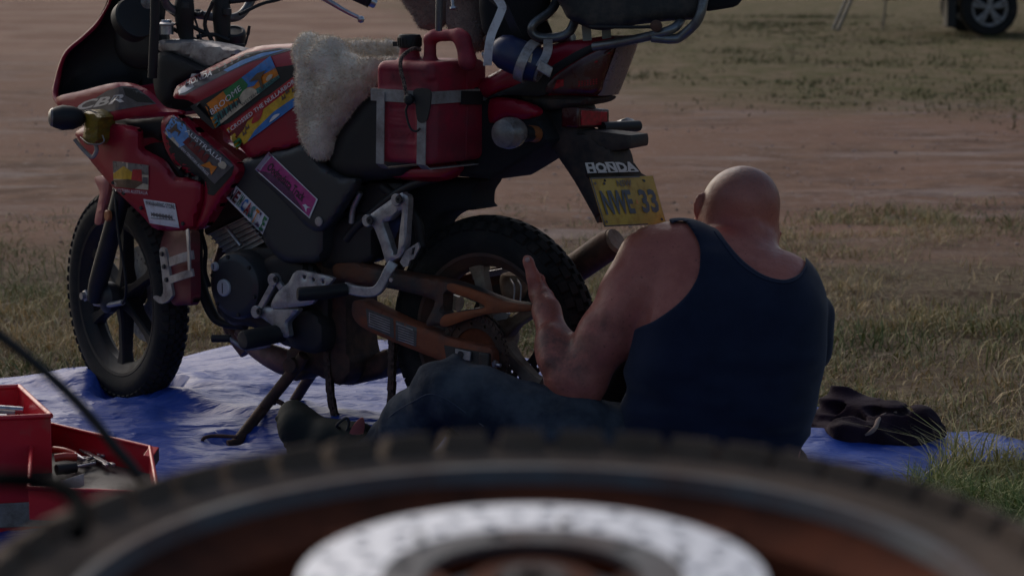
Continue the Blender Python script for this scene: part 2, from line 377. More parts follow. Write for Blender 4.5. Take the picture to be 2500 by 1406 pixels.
# ------------------------------------------------------------------ implicit surfaces (bodies, cloth, boots)
def vnoise(P, s, seed=0):
    """smooth value noise in [-1,1] for an (n,3) array"""
    q = P * s; i = np.floor(q).astype(np.int64); f = q - i; f = f * f * (3 - 2 * f); out = 0
    for dx in (0, 1):
        for dy in (0, 1):
            for dz in (0, 1):
                h = ((i[..., 0] + dx) * 73856093) ^ ((i[..., 1] + dy) * 19349663) ^ ((i[..., 2] + dz) * 83492791) ^ (seed * 2654435)
                h = (h ^ (h >> 13)) * 1274126177; h = (h ^ (h >> 16)) & 0xffff
                w = (f[..., 0] if dx else 1 - f[..., 0]) * (f[..., 1] if dy else 1 - f[..., 1]) * (f[..., 2] if dz else 1 - f[..., 2])
                out = out + w * (h / 32767.5 - 1)
    return out
class Field:
    def __init__(s, lo, hi, h):
        s.lo = np.array(lo, float); s.h = h; s.n = np.ceil((np.array(hi) - s.lo) / h).astype(int) + 1
        s.d = np.full(s.n, 0.2, np.float32)
    def sub(s, lo, hi):
        a = np.clip(np.floor((np.array(lo) - s.lo) / s.h).astype(int), 0, s.n); b = np.clip(np.ceil((np.array(hi) - s.lo) / s.h).astype(int) + 1, 0, s.n)
        ax = [s.lo[i] + s.h * np.arange(a[i], b[i]) for i in range(3)]
        g = np.stack(np.meshgrid(*ax, indexing='ij'), -1); return tuple(slice(a[i], b[i]) for i in range(3)), g
    def _op(s, sl, d, k, cut=False):
        c = s.d[sl]
        if cut: s.d[sl] = -s._sm(-c, d, k)
        else: s.d[sl] = s._sm(c, d, k)
    @staticmethod
    def _sm(a, b, k):
        h = np.maximum(k - np.abs(a - b), 0) / k; return np.minimum(a, b) - h * h * k * 0.25
    def cap(s, p0, r0, p1=None, r1=None, k=0.02, cut=False):
        p0 = np.array(p0, float); p1 = p0 + 1e-5 if p1 is None else np.array(p1, float); r1 = r0 if r1 is None else r1
        m = max(r0, r1) + k + 0.04; sl, g = s.sub(np.minimum(p0, p1) - m, np.maximum(p0, p1) + m)
        ba = p1 - p0; pa = g - p0; t = np.clip((pa @ ba) / max(ba @ ba, 1e-9), 0, 1)
        d = np.linalg.norm(pa - t[..., None] * ba, axis=-1) - (r0 + (r1 - r0) * t); s._op(sl, d, k, cut)
    def ell(s, c, rad, rot=None, k=0.02, cut=False):
        c = np.array(c, float); rad = np.array(rad, float); m = rad.max() + k + 0.04; sl, g = s.sub(c - m, c + m)
        q = g - c
        if rot is not None: q = q @ np.array(rot)
        k0 = np.linalg.norm(q / rad, axis=-1); k1 = np.linalg.norm(q / (rad * rad), axis=-1)
        d = k0 * (k0 - 1) / np.maximum(k1, 1e-6); s._op(sl, d, k, cut)
    def rbox(s, c, half, rad, rot=None, k=0.01, cut=False):
        c = np.array(c, float); half = np.array(half, float); m = np.linalg.norm(half) + k + 0.03; sl, g = s.sub(c - m, c + m)
        q = g - c
        if rot is not None: q = q @ np.array(rot)
        q = np.abs(q) - (half - rad); d = np.linalg.norm(np.maximum(q, 0), axis=-1) + np.minimum(q.max(-1), 0) - rad; s._op(sl, d, k, cut)
    def grid(s):
        ax = [s.lo[i] + s.h * np.arange(s.n[i]) for i in range(3)]; return np.stack(np.meshgrid(*ax, indexing='ij'), -1)
    def copy(s):
        f = Field.__new__(Field); f.lo = s.lo; f.h = s.h; f.n = s.n; f.d = s.d.copy(); return f
    def mesh(s, relax=1):
        d = s.d; nx, ny, nz = d.shape; ins = d < 0
        cnt = np.zeros((nx - 1, ny - 1, nz - 1), np.float32); pos = np.zeros((nx - 1, ny - 1, nz - 1, 3), np.float32)
        offs = [(0, 0, 0), (1, 0, 0), (0, 1, 0), (1, 1, 0), (0, 0, 1), (1, 0, 1), (0, 1, 1), (1, 1, 1)]
        vw = lambda a, o: a[o[0]:nx - 1 + o[0], o[1]:ny - 1 + o[1], o[2]:nz - 1 + o[2]]
        for i, a in enumerate(offs):
            for b in offs[i + 1:]:
                if sum(abs(a[k] - b[k]) for k in range(3)) != 1: continue
                va, vb = vw(d, a), vw(d, b); cr_ = vw(ins, a) != vw(ins, b)
                t = np.where(cr_, va / np.where(np.abs(va - vb) < 1e-9, 1e-9, va - vb), 0)
                for k in range(3): pos[..., k] += np.where(cr_, a[k] + t * (b[k] - a[k]), 0)
                cnt += cr_
        act = cnt > 0; idx = np.full(act.shape, -1, np.int64); idx[act] = np.arange(act.sum())
        I = np.argwhere(act); V = (I + pos[act] / cnt[act][:, None]) * s.h + s.lo
        F = []
        for ax in range(3):
            u, v = (ax + 1) % 3, (ax + 2) % 3
            sl0 = [slice(None)] * 3; sl1 = [slice(None)] * 3; sl0[ax] = slice(0, -1); sl1[ax] = slice(1, None)
            A0, A1 = ins[tuple(sl0)], ins[tuple(sl1)]; E = np.argwhere(A0 != A1)
            E = E[(E[:, u] > 0) & (E[:, v] > 0) & (E[:, u] < d.shape[u] - 1) & (E[:, v] < d.shape[v] - 1)]
            if len(E) == 0: continue
            def id_(du, dv):
                q = E.copy(); q[:, u] += du; q[:, v] += dv; return idx[q[:, 0], q[:, 1], q[:, 2]]
            q = np.stack([id_(-1, -1), id_(0, -1), id_(0, 0), id_(-1, 0)], 1)
            fl = ~A0[E[:, 0], E[:, 1], E[:, 2]]; q[fl] = q[fl][:, ::-1]; F.append(q)
        F = np.concatenate(F)
        F = F[(F >= 0).all(1)]
        for _ in range(relax):
            acc = np.zeros_like(V); c = np.zeros(len(V))
            for k in range(4):
                a, b = F[:, k], F[:, (k + 1) % 4]
                np.add.at(acc, a, V[b]); np.add.at(c, a, 1); np.add.at(acc, b, V[a]); np.add.at(c, b, 1)
            V = V * 0.5 + 0.5 * acc / np.maximum(c, 1)[:, None]
        return V, F.tolist()
# ================================================================== ground
def ground():
    m = bpy.data.materials.new('dry ground'); m.use_nodes = True; nt = m.node_tree; N = nt.nodes; LK = nt.links; p = N['Principled BSDF']
    p.inputs['Roughness'].default_value = 0.95; p.inputs['Specular IOR Level'].default_value = 0.15
    tc = N.new('ShaderNodeTexCoord'); sp = N.new('ShaderNodeSeparateXYZ'); LK.new(tc.outputs['Object'], sp.inputs[0])
    def noise(s, d=6, r=0.62, st=None):
        n = N.new('ShaderNodeTexNoise'); n.inputs['Scale'].default_value = s; n.inputs['Detail'].default_value = d; n.inputs['Roughness'].default_value = r
        if st:
            mp = N.new('ShaderNodeMapping'); mp.inputs['Scale'].default_value = st; LK.new(tc.outputs['Object'], mp.inputs[0]); LK.new(mp.outputs[0], n.inputs['Vector'])
        else: LK.new(tc.outputs['Object'], n.inputs['Vector'])
        return n.outputs[0]
    def rng(x, a, b, c=0.0, d=1.0):
        r = N.new('ShaderNodeMapRange'); r.interpolation_type = 'SMOOTHSTEP'
        for i, v in enumerate((a, b, c, d)): r.inputs[i + 1].default_value = v
        LK.new(x, r.inputs[0]); return r.outputs[0]
    def mth(op, a, b):
        q = N.new('ShaderNodeMath'); q.operation = op
        for i, v in enumerate((a, b)):
            if hasattr(v, 'is_linked'): LK.new(v, q.inputs[i])
            else: q.inputs[i].default_value = v
        return q.outputs[0]
    def mix(f, a, b):
        x = N.new('ShaderNodeMix'); x.data_type = 'RGBA'; LK.new(f, x.inputs[0])
        for i, c in ((6, a), (7, b)):
            if hasattr(c, 'is_linked'): LK.new(c, x.inputs[i])
            else: x.inputs[i].default_value = (*c, 1)
        return x.outputs[2]
    X, Y = sp.outputs[0], sp.outputs[1]
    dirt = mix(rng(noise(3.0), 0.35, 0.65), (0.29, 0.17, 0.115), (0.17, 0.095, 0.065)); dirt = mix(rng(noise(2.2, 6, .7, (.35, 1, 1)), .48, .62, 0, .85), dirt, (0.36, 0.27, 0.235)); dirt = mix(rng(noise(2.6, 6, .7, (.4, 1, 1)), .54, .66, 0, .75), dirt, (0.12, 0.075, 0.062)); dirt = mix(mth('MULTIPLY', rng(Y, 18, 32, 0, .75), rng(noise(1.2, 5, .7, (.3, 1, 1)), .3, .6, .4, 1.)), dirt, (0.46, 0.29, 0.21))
    dirt = mix(rng(noise(0.5, 3), 0.4, 0.62), dirt, (0.29, 0.165, 0.115))
    dirt = mix(rng(noise(14, 4, 0.7), 0.56, 0.68, 0, 0.7), dirt, (0.40, 0.31, 0.27))      # pale stones and straw
    dirt = mix(rng(noise(8, 4, 0.7), 0.60, 0.70, 0, 0.6), dirt, (0.13, 0.085, 0.075))
    soil = mix(rng(noise(18, 5, 0.7), 0.4, 0.6), (0.20, 0.15, 0.09), (0.12, 0.075, 0.05))
    soil = mix(rng(noise(55, 4, 0.7), 0.52, 0.66, 0, .8), soil, (0.33, 0.27, 0.17))
    olive = mix(rng(noise(2.2, 6, 0.7), 0.38, 0.62), (0.115, 0.105, 0.035), (0.22, 0.155, 0.09))
    olive = mix(rng(noise(6, 5, 0.7), 0.56, 0.68), olive, (0.045, 0.06, 0.018))
    olive = mix(rng(noise(9, 5, 0.7), 0.55, 0.68, 0, .7), olive, (0.27, 0.21, 0.15))
    yy = mth('ADD', Y, mth('MULTIPLY', mth('SUBTRACT', noise(0.55, 4), 0.5), 4.0))
    near = rng(yy, 11.5, 9.8)                                            # grassy near the tarp
    # far grass lies right of a line that swings left with distance
    edge = mth('ADD', mth('MULTIPLY', Y, -0.13), 4.0)
    xx = mth('ADD', mth('SUBTRACT', X, edge), mth('MULTIPLY', mth('SUBTRACT', noise(0.35, 4), 0.5), 3.0))
    far = mth('MULTIPLY', rng(mth('ADD', Y, mth('MULTIPLY', mth('SUBTRACT', noise(0.5, 5), 0.5), 6.0)), 17.5, 20.5), rng(xx, -1.2, 1.2))
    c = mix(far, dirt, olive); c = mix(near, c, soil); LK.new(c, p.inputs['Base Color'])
    b = N.new('ShaderNodeBump'); b.inputs['Strength'].default_value = 0.7; b.inputs['Distance'].default_value = 0.07
    LK.new(noise(6, 9, 0.75), b.inputs['Height']); LK.new(b.outputs[0], p.inputs['Normal'])
    # sheet: fine near, coarse far, out to the horizon
    ys = np.concatenate([np.linspace(-40, 2, 8), np.arange(2.5, 14, 0.12), np.arange(14, 40, 0.6), np.geomspace(41, 2000, 18)])
    xs = np.concatenate([-np.geomspace(2000, 12, 14), np.arange(-11, -4, 0.5), np.arange(-4, 5, 0.12), np.arange(5, 12, 0.5), np.geomspace(12.5, 2000, 14)])
    P = np.stack(np.meshgrid(xs, ys, indexing='ij'), -1).reshape(-1, 2); P3 = np.c_[P, np.zeros(len(P))]
    z = vnoise(P3, 1.1, 3) * 0.02 + vnoise(P3, 4.0, 4) * 0.008
    d = np.maximum(np.abs(P[:, 0] - 0.2) - 2.6, np.abs(P[:, 1] - 6.0) - 2.9); z = np.where(d < 0.3, -0.02, z)
    P3[:, 2] = z; ny = len(ys)
    F = [(i * ny + j, (i + 1) * ny + j, (i + 1) * ny + j + 1, i * ny + j + 1) for i in range(len(xs) - 1) for j in range(ny - 1)]
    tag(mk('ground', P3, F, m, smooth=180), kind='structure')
ground()

def blades(name, n, region, hgt, wid, dens, cols, seed, lean=0.5, zf=None):
    """grass as one mesh: region (x0,x1,y0,y1); dens(x,y)->0..1 keeps a blade"""
    r = np.random.default_rng(seed)
    x = r.uniform(region[0], region[1], n); y = r.uniform(region[2], region[3], n)
    k = r.uniform(0, 1, n) < dens(x, y); x, y = x[k], y[k]; n = len(x)
    clump = np.clip(vnoise(np.c_[x, y, x * 0], 6.0, seed + 1) * 0.5 + 0.5, 0, 1)
    h = r.uniform(hgt[0], hgt[1], n) * (0.3 + 1.25 * clump ** 1.4); a = r.uniform(0, 2 * np.pi, n); le = r.uniform(0.1, lean * 2, n) * h; w = r.uniform(wid[0], wid[1], n)
    dx, dy = np.cos(a), np.sin(a); ta = r.uniform(0, 2 * np.pi, n); tx, ty = np.cos(ta), np.sin(ta)
    z0 = np.full(n, -0.015) if zf is None else zf(x, y)
    V = np.zeros((n, 5, 3))
    for j, (f, ww) in enumerate(((0, 1), (0, -1), (0.55, 0.8), (0.55, -0.8), (1, 0))):
        V[:, j, 0] = x + dx * le * f ** 2 + tx * w * ww; V[:, j, 1] = y + dy * le * f ** 2 + ty * w * ww; V[:, j, 2] = z0 + h * f * (1 - 0.25 * f * np.minimum(le / h, 1.2))
    me = bpy.data.meshes.new(name); me.vertices.add(n * 5); me.vertices.foreach_set('co', V.reshape(-1))
    base = np.arange(n)[:, None] * 5; tri = np.concatenate([base + np.array([[0, 1, 3]]), base + np.array([[0, 3, 2]]), base + np.array([[2, 3, 4]])], 1).reshape(-1)
    me.loops.add(len(tri)); me.loops.foreach_set('vertex_index', tri.astype(np.int32)); me.polygons.add(len(tri) // 3)
    me.polygons.foreach_set('loop_start', np.arange(0, len(tri), 3, dtype=np.int32)); me.polygons.foreach_set('loop_total', np.full(len(tri) // 3, 3, np.int32))
    ca = me.color_attributes.new('tint', 'FLOAT_COLOR', 'POINT'); C = np.array(cols)
    pick = np.clip(((vnoise(np.c_[x, y, x * 0], 1.6, seed + 5) * 0.5 + 0.5) * 0.55 + r.uniform(0, 0.6, n)), 0, 0.999) * (len(C) - 1)
    i0 = pick.astype(int); f = (pick - i0)[:, None]; c = (C[i0] * (1 - f) + C[np.minimum(i0 + 1, len(C) - 1)] * f) * r.uniform(0.75, 1.2, n)[:, None]
    ca.data.foreach_set('color', np.repeat(np.c_[c, np.ones(n)], 5, 0).reshape(-1)); me.update(); me.validate()
    m = bpy.data.materials.get('grass blades')
    if not m:
        m = bpy.data.materials.new('grass blades'); m.use_nodes = True; nt = m.node_tree; at = nt.nodes.new('ShaderNodeAttribute'); at.attribute_name = 'tint'
        p = nt.nodes['Principled BSDF']; p.inputs['Roughness'].default_value = 0.7; p.inputs['Specular IOR Level'].default_value = 0.25; nt.links.new(at.outputs['Color'], p.inputs['Base Color'])
    me.materials.append(m); o = bpy.data.objects.new(name, me); COL.objects.link(o); return tag(o, kind='stuff')

# tarp outline on the ground, in photo pixels
TARP_PX = [(-260, 948), (0, 934), (120, 916), (185, 905), (395, 890), (560, 851), (700, 842), (840, 838), (960, 838), (1200, 868), (1480, 915), (1760, 962), (1990, 1000),
           (2120, 1030), (2290, 1062), (2380, 1062), (2450, 1072), (2520, 1092), (2540, 1110), (2500, 1130), (2330, 1140), (2262, 1180), (2225, 1240), (2260, 1330), (2200, 1480), (2000, 1560), (1200, 1600), (200, 1560), (-350, 1500)]
TARP = [tuple(G(*p)[:2]) for p in TARP_PX]
TA = np.array(TARP)
def in_tarp(x, y):
    c = np.zeros(len(x), bool); j = len(TA) - 1
    for i in range(len(TA)):
        xi, yi = TA[i]; xj, yj = TA[j]
        q = ((yi > y) != (yj > y)) & (x < (xj - xi) * (y - yi) / (yj - yi + 1e-12) + xi); c ^= q; j = i
    return c
def tdist(x, y):
    d = np.full(len(x), 9.0)
    for i in range(len(TA)):
        a, b = TA[i - 1], TA[i]; ab = b - a; t = np.clip(((x - a[0]) * ab[0] + (y - a[1]) * ab[1]) / max(ab @ ab, 1e-9), 0, 1)
        d = np.minimum(d, np.hypot(x - a[0] - t * ab[0], y - a[1] - t * ab[1]))
    return d
def d_near(x, y):
    t = in_tarp(x, y); edge = tdist(x, y)
    n = vnoise(np.c_[x, y, x * 0], 1.1, 11) * 0.5 + 0.5; n2 = vnoise(np.c_[x, y, x * 0], 3.4, 12) * 0.5 + 0.5
    f = np.clip((12.6 - y + (n - 0.5) * 3.0) / 3.2, 0.0, 1)
    f = np.where(y < 8.2, 1, f); dd = np.clip(f * (0.06 + 1.5 * (n * (0.3 + n2)) ** 1.6), 0, 1)
    return np.where(t & (edge > 0.02), 0, dd)
GR = [(0.74, 0.55, 0.33), (0.64, 0.48, 0.27), (0.48, 0.38, 0.19), (0.24, 0.25, 0.10), (0.12, 0.16, 0.055)]
blades('grass', 210000, (-2.9, 3.1, 5.6, 12.8), (0.02, 0.085), (0.0012, 0.003), d_near, GR, 21, 0.9)
def d_mid(x, y):
    n = vnoise(np.c_[x, y, x * 0], 0.8, 31) * 0.5 + 0.5
    right = np.clip((x - (4.0 - 0.13 * y) + (n - .5) * 3) / 1.5, 0, 1); return right * np.clip((y - 17.5 + (n - .5) * 5) / 3, 0, 1) * (0.15 + 1.2 * n ** 2)
blades('grass', 90000, (-4, 9, 16, 42), (0.03, 0.07), (0.004, 0.009), d_mid, [(0.24, 0.18, 0.11), (0.17, 0.15, 0.07), (0.10, 0.105, 0.03), (0.05, 0.07, 0.018)], 22, 0.9)
# straw lying about in the near grass
blades('straw', 60000, (-2.9, 3.1, 6.2, 11.8), (0.012, 0.035), (0.001, 0.0024), d_near, [(0.42, 0.33, 0.24), (0.30, 0.22, 0.15), (0.2, 0.13, 0.09)], 23, 3.5)
# the tall tuft in front of the tarp at the lower right
def d_tuft(x, y):
    t = in_tarp(x, y) & (tdist(x, y) > 0.03); return np.where(t, 0, np.clip(1.1 - ((x - 1.15) / .42) ** 2 * .6, 0.05, 1))
blades('grass', 11000, (0.85, 1.7, 5.0, 6.35), (0.05, 0.14), (0.0012, 0.0026), d_tuft, [(0.70, 0.58, 0.36), (0.50, 0.44, 0.22), (0.27, 0.30, 0.10), (0.15, 0.22, 0.06)], 24, 0.9)
# pebbles on the bare dirt
def pebbles():
    r = np.random.default_rng(5); mb = MB(); ico = [(0, 0, 1), (1, 0, 0), (0, 1, 0), (-1, 0, 0), (0, -1, 0), (0, 0, -.6)]; fc = [(0, 1, 2), (0, 2, 3), (0, 3, 4), (0, 4, 1), (5, 2, 1), (5, 3, 2), (5, 4, 3), (5, 1, 4)]
    for _ in range(1300):
        y = r.uniform(10, 20); x = r.uniform(-0.24 * y, 0.24 * y); s = r.uniform(.004, .013); a = r.uniform(0, 6.28)
        mb.add([Vector((x, y, 0.006)) + Matrix.Rotation(a, 3, 'Z') @ Vector((v[0] * s * 1.3, v[1] * s, v[2] * s * .6)) for v in ico], fc, 0 if r.uniform() < .75 else 1)
    tag(mb.build('gravel', [mat('pale pebble', (0.36, 0.27, 0.24), .9), mat('brown pebble', (0.12, 0.075, 0.06), .9)], smooth=0), kind='stuff')
pebbles()

def tarp():
    m = bpy.data.materials.new('blue tarp'); m.use_nodes = True; nt = m.node_tree; N = nt.nodes; LK = nt.links; p = N['Principled BSDF']
    p.inputs['Roughness'].default_value = 0.38; p.inputs['Specular IOR Level'].default_value = 0.14
    tc = N.new('ShaderNodeTexCoord')
    def noise(s, d=5, r=.6, sc=None):
        n = N.new('ShaderNodeTexNoise'); n.inputs['Scale'].default_value = s; n.inputs['Detail'].default_value = d; n.inputs['Roughness'].default_value = r
        if sc:
            mp = N.new('ShaderNodeMapping'); mp.inputs['Scale'].default_value = sc; mp.inputs['Rotation'].default_value = (0, 0, .5); LK.new(tc.outputs['Object'], mp.inputs[0]); LK.new(mp.outputs[0], n.inputs['Vector'])
        else: LK.new(tc.outputs['Object'], n.inputs['Vector'])
        return n.outputs[0]
    r = N.new('ShaderNodeMapRange'); r.inputs[1].default_value = .5; r.inputs[2].default_value = .75; LK.new(noise(5, 6, .7), r.inputs[0])
    x = N.new('ShaderNodeMix'); x.data_type = 'RGBA'; x.inputs[6].default_value = (0.026, 0.072, 0.36, 1); x.inputs[7].default_value = (0.05, 0.095, 0.36, 1); LK.new(r.outputs[0], x.inputs[0]); 
    r2 = N.new('ShaderNodeMapRange'); r2.inputs[1].default_value = .56; r2.inputs[2].default_value = .75; r2.inputs[4].default_value = .35; LK.new(noise(2.3, 7, .75), r2.inputs[0])
    x2 = N.new('ShaderNodeMix'); x2.data_type = 'RGBA'; x2.inputs[7].default_value = (.14, .12, .16, 1); LK.new(x.outputs[2], x2.inputs[6]); LK.new(r2.outputs[0], x2.inputs[0]); LK.new(x2.outputs[2], p.inputs['Base Color'])
    def ridge(src):
        a = N.new('ShaderNodeMath'); a.operation = 'SUBTRACT'; a.inputs[1].default_value = .5; LK.new(src, a.inputs[0]); b = N.new('ShaderNodeMath'); b.operation = 'ABSOLUTE'; LK.new(a.outputs[0], b.inputs[0]); return b.outputs[0]
    b1 = N.new('ShaderNodeBump'); b1.inputs['Strength'].default_value = .8; b1.inputs['Distance'].default_value = .045; b1.invert = True; LK.new(ridge(noise(4.5, 4, .5, (1, 2.2, 1))), b1.inputs['Height'])
    b2 = N.new('ShaderNodeBump'); b2.inputs['Strength'].default_value = .35; b2.inputs['Distance'].default_value = .012; b2.invert = True; LK.new(ridge(noise(17, 3, .5)), b2.inputs['Height']); LK.new(b1.outputs[0], b2.inputs['Normal'])
    LK.new(b2.outputs[0], p.inputs['Normal'])
    h = 0.02; x0, x1, y0, y1 = TA[:, 0].min(), TA[:, 0].max(), TA[:, 1].min(), TA[:, 1].max()
    O = [tuple(q) for q in cr(TARP, 3, True)]
    pts = [Vector(q) for q in O]
    gx, gy = np.meshgrid(np.arange(x0, x1, .03), np.arange(y0, y1, .03)); gx = gx.ravel(); gy = gy.ravel()
    k = in_tarp(gx, gy) & (tdist(gx, gy) > .02); pts += [Vector((a, b)) for a, b in zip(gx[k], gy[k])]
    res = geometry.delaunay_2d_cdt(pts, [(i, (i + 1) % len(O)) for i in range(len(O))], [], 1, 1e-4)
    P = np.array([[q.x, q.y, 0] for q in res[0]]); d = tdist(P[:, 0], P[:, 1])
    def rn(P, s, sx, sy, ang, seed):
        c, q = math.cos(ang), math.sin(ang); Q = np.c_[(P[:, 0] * c + P[:, 1] * q) * sx, (-P[:, 0] * q + P[:, 1] * c) * sy, P[:, 2]]; return 1 - np.abs(vnoise(Q, s, seed))
    z = 0.012 + .014 * rn(P, 1.5, 1, 2.4, .45, 1) ** 3 + .012 * rn(P, 3.2, 1, 2, -.3, 2) ** 4 + .006 * rn(P, 8, 1, 1.5, .9, 3) ** 4 + .003 * rn(P, 15, 1, 1.5, .2, 4) ** 3
    # folds that run from the front tyre and one long step across the tarp
    ff = G(345, 984); fall = 1 / (1 + ((np.hypot(P[:, 0] - ff.x, P[:, 1] - ff.y)) / .55) ** 2); ang = np.arctan2(P[:, 1] - ff.y, P[:, 0] - ff.x)
    z += .011 * fall * np.maximum(0, np.cos(ang * 7 + .6)) * np.clip(np.hypot(P[:, 0] - ff.x, P[:, 1] - ff.y) / .15 - .3, 0, 1)
    a, b = np.array(G(200, 985)[:2]), np.array(G(700, 1065)[:2]); n = np.array([-(b - a)[1], (b - a)[0]]); n /= np.linalg.norm(n)
    s = (P[:, :2] - a) @ n; z += .035 / (1 + np.exp(-(s + .02 * np.sin(P[:, 0] * 7)) / .012)) * np.exp(-np.maximum(s, 0) / .5)
    z = .008 + z * np.clip(d / .35, .08, 1)
    for (c, rr) in ((ff, .13), (BO, .30), (W(1720, 1200, 5.75), .42), (G(560, 1098), .05)):
        q = np.hypot(P[:, 0] - c[0], P[:, 1] - c[1]); z = np.where(q < rr, np.minimum(z, .012 + .3 * np.maximum(q - rr * .8, 0)), z)
    P[:, 2] = z; F = [list(f) for f in res[2]]
    o = mk('tarpaulin', P, F, m, smooth=180)
    s = o.modifiers.new('thick', 'SOLIDIFY'); s.thickness = .002; s.offset = -1
    tag(o, 'crumpled blue plastic tarpaulin spread on the grass under the motorbike', 'tarp')
    hem = [Vector((q[0], q[1], .014)) for q in cr(TARP, 3, True)][24:48]
    return o
TP = tarp()

# ================================================================== wheels
def wheel_geo_tyre(c, ax, Rr, w, hh, rows, pitch_n, kh, bead, mirror_rows=True, seed=0):
    """tyre as one closed mesh with moulded blocks. rows: list of (phi0,phi1,offset,duty) in degrees from the crown"""
    ax = Vector(ax).normalized(); u = ax.orthogonal().normalized(); v = ax.cross(u); c = Vector(c)
    S = 10; T = pitch_n * S; Rc = Rr - kh - hh
    ph = set(np.linspace(-128, 128, 27).round(2))
    allr = list(rows) + ([(-b_, -a_, o + .5, d_) for a_, b_, o, d_ in rows] if mirror_rows else [])
    for a_, b_, _, _ in allr:
        for e in (a_ - 1.6, a_ + .01, b_ - .01, b_ + 1.6): ph.add(round(e, 2))
    ph = sorted(ph); V = np.zeros((T, len(ph), 3)); U = np.array(u); VV = np.array(v); AX = np.array(ax); C = np.array(c)
    for i in range(T):
        # two samples hug each block edge so that the sides are steep
        t = (i // S + (0, .12, .24, .36, .48, .60, .66, .70, .82, .94)[i % S]) / pitch_n * 2 * math.pi
        rad = U * math.cos(t) + VV * math.sin(t)
        for j, p in enumerate(ph):
            a = R(p); hb = 0.0
            for (a_, b_, of, du) in allr:
                if a_ <= p <= b_:
                    fr = (t / (2 * math.pi) * pitch_n + of) % 1
                    if fr < du: hb = kh
            rr = Rc + (hh + hb) * math.cos(a); lat = (w + hb * .9) * math.sin(a)
            if abs(p) > 90: rr = Rc + hh * math.cos(a) * 1.25; lat = w * math.sin(a) * (1 - .002 * (abs(p) - 90))
            V[i, j] = C + rad * rr + AX * lat
    n = len(ph); F = []
    for i in range(T):
        k = (i + 1) % T
        for j in range(n - 1): F.append((i * n + j, i * n + j + 1, k * n + j + 1, k * n + j))
        F.append((i * n + n - 1, i * n, k * n, k * n + n - 1))
    return V.reshape(-1, 3), F
def ring(name, c, ax, r0, r1, th, m, parent, holes=None, seg=96, off=0.0, wave=0.0, hr=.004):
    """flat ring with real drilled holes: holes = list of (radius, count, phase)"""
    ax = Vector(ax).normalized(); u = ax.orthogonal().normalized(); v = ax.cross(u); c = Vector(c) + ax * off
    pts = []; ed = []
    def loop(r, n, cx=0, cy=0, wv=0):
        k = len(pts)
        for i in range(n):
            t = 2 * math.pi * i / n; q = r * (1 + wv * math.sin(10 * t)); pts.append(Vector((cx + q * math.cos(t), cy + q * math.sin(t))))
        for i in range(n): ed.append((k + i, k + (i + 1) % n))
    loop(r1, seg, wv=wave); loop(r0, seg); hc = []
    for (hr_, cnt, phs) in (holes or []):
        for i in range(cnt):
            t = 2 * math.pi * (i + phs) / cnt; hx, hy = hr_ * math.cos(t), hr_ * math.sin(t); hc.append((hx, hy)); loop(hr, 8, hx, hy)
    res = geometry.delaunay_2d_cdt(pts, ed, [], 0, 1e-6); F = []
    H = np.array(hc) if hc else np.zeros((0, 2))
    for f in res[2]:
        x = sum(res[0][i].x for i in f) / len(f); y = sum(res[0][i].y for i in f) / len(f); q = math.hypot(x, y)
        if q > r0 and q < r1 * 1.02 and not (len(H) and (np.hypot(H[:, 0] - x, H[:, 1] - y) < hr * .93).any()): F.append(list(f))
    V = [c + u * p.x + v * p.y + ax * th / 2 for p in res[0]]; n0 = len(V)
    cnt = {(f[i], f[(i + 1) % len(f)]) for f in F for i in range(len(f))}
    V2 = V + [p - ax * th for p in V]; F2 = F + [[i + n0 for i in f[::-1]] for f in F] + [[b, a, a + n0, b + n0] for a, b in cnt if (b, a) not in cnt]
    return mk(name, V2, F2, m, parent, smooth=30)
def cast_wheel(c, ax, Rr, w, hh, rows, pn, kh, mats, parent, rimr, nsp, spw, disc=None, spoke_m=None, ph0=0.0, hubr=.035, hubw=.05, hublong=None):
    c = Vector(c); ax = Vector(ax).normalized(); u = ax.orthogonal().normalized(); v = ax.cross(u)
    V, F = wheel_geo_tyre(c, ax, Rr, w, hh, rows, pn, kh, rimr)
    wh = mk('wheel', *lathe_geo(c, ax, [(-hubw, 0.006), (-hubw, hubr * .8), (-hubw * .6, hubr), (hubw * .6, hubr), (hubw, hubr * .8), (hubw, .006), (hubw, .0059)], 28, False), mats[2], parent, smooth=35)
    mk('tyre', V, F, mats[0], wh, smooth=32)
    rw = w * .78
    prof = [(-rw, rimr + .008), (-rw - .003, rimr + .004), (-rw - .001, rimr - .004), (-rw + .006, rimr - .008), (-rw + .014, rimr - .024), (-.012, rimr - .032), (.012, rimr - .032), (rw - .014, rimr - .024),
            (rw - .006, rimr - .008), (rw + .001, rimr - .004), (rw + .003, rimr + .004), (rw, rimr + .008), (rw - .008, rimr + .004), (.01, rimr - .018), (-.01, rimr - .018), (-rw + .008, rimr + .004), (-rw, rimr + .008)]
    mk('rim', *lathe_geo(c, ax, prof, 96, False), mats[1], wh, smooth=35)
    for k in range(nsp):
        t = 2 * math.pi * (k + ph0) / nsp; rd = u * math.cos(t) + v * math.sin(t); tg = ax.cross(rd); r0, r1 = hubr * .85, rimr - .026
        sec = [(r0, spw * 1.5, .030), (r0 + (r1 - r0) * .3, spw * .9, .020), (r0 + (r1 - r0) * .8, spw, .017), (r1, spw * 1.6, .020)]
        VV = []; FF = []
        for (q, ww, tt) in sec:
            for (x, y) in ((-1, -.7), (-.7, -1), (.7, -1), (1, -.7), (1, .7), (.7, 1), (-.7, 1), (-1, .7)): VV.append(c + rd * q + tg * (x * ww) + ax * (y * tt))
        for i in range(3):
            for j in range(8): FF.append((i * 8 + j, i * 8 + (j + 1) % 8, i * 8 + 8 + (j + 1) % 8, i * 8 + 8 + j))
        FF += [tuple(range(8))[::-1], tuple(range(24, 32))]
        mk('spoke', VV, FF, spoke_m or mats[2], wh, smooth=30)
    return wh

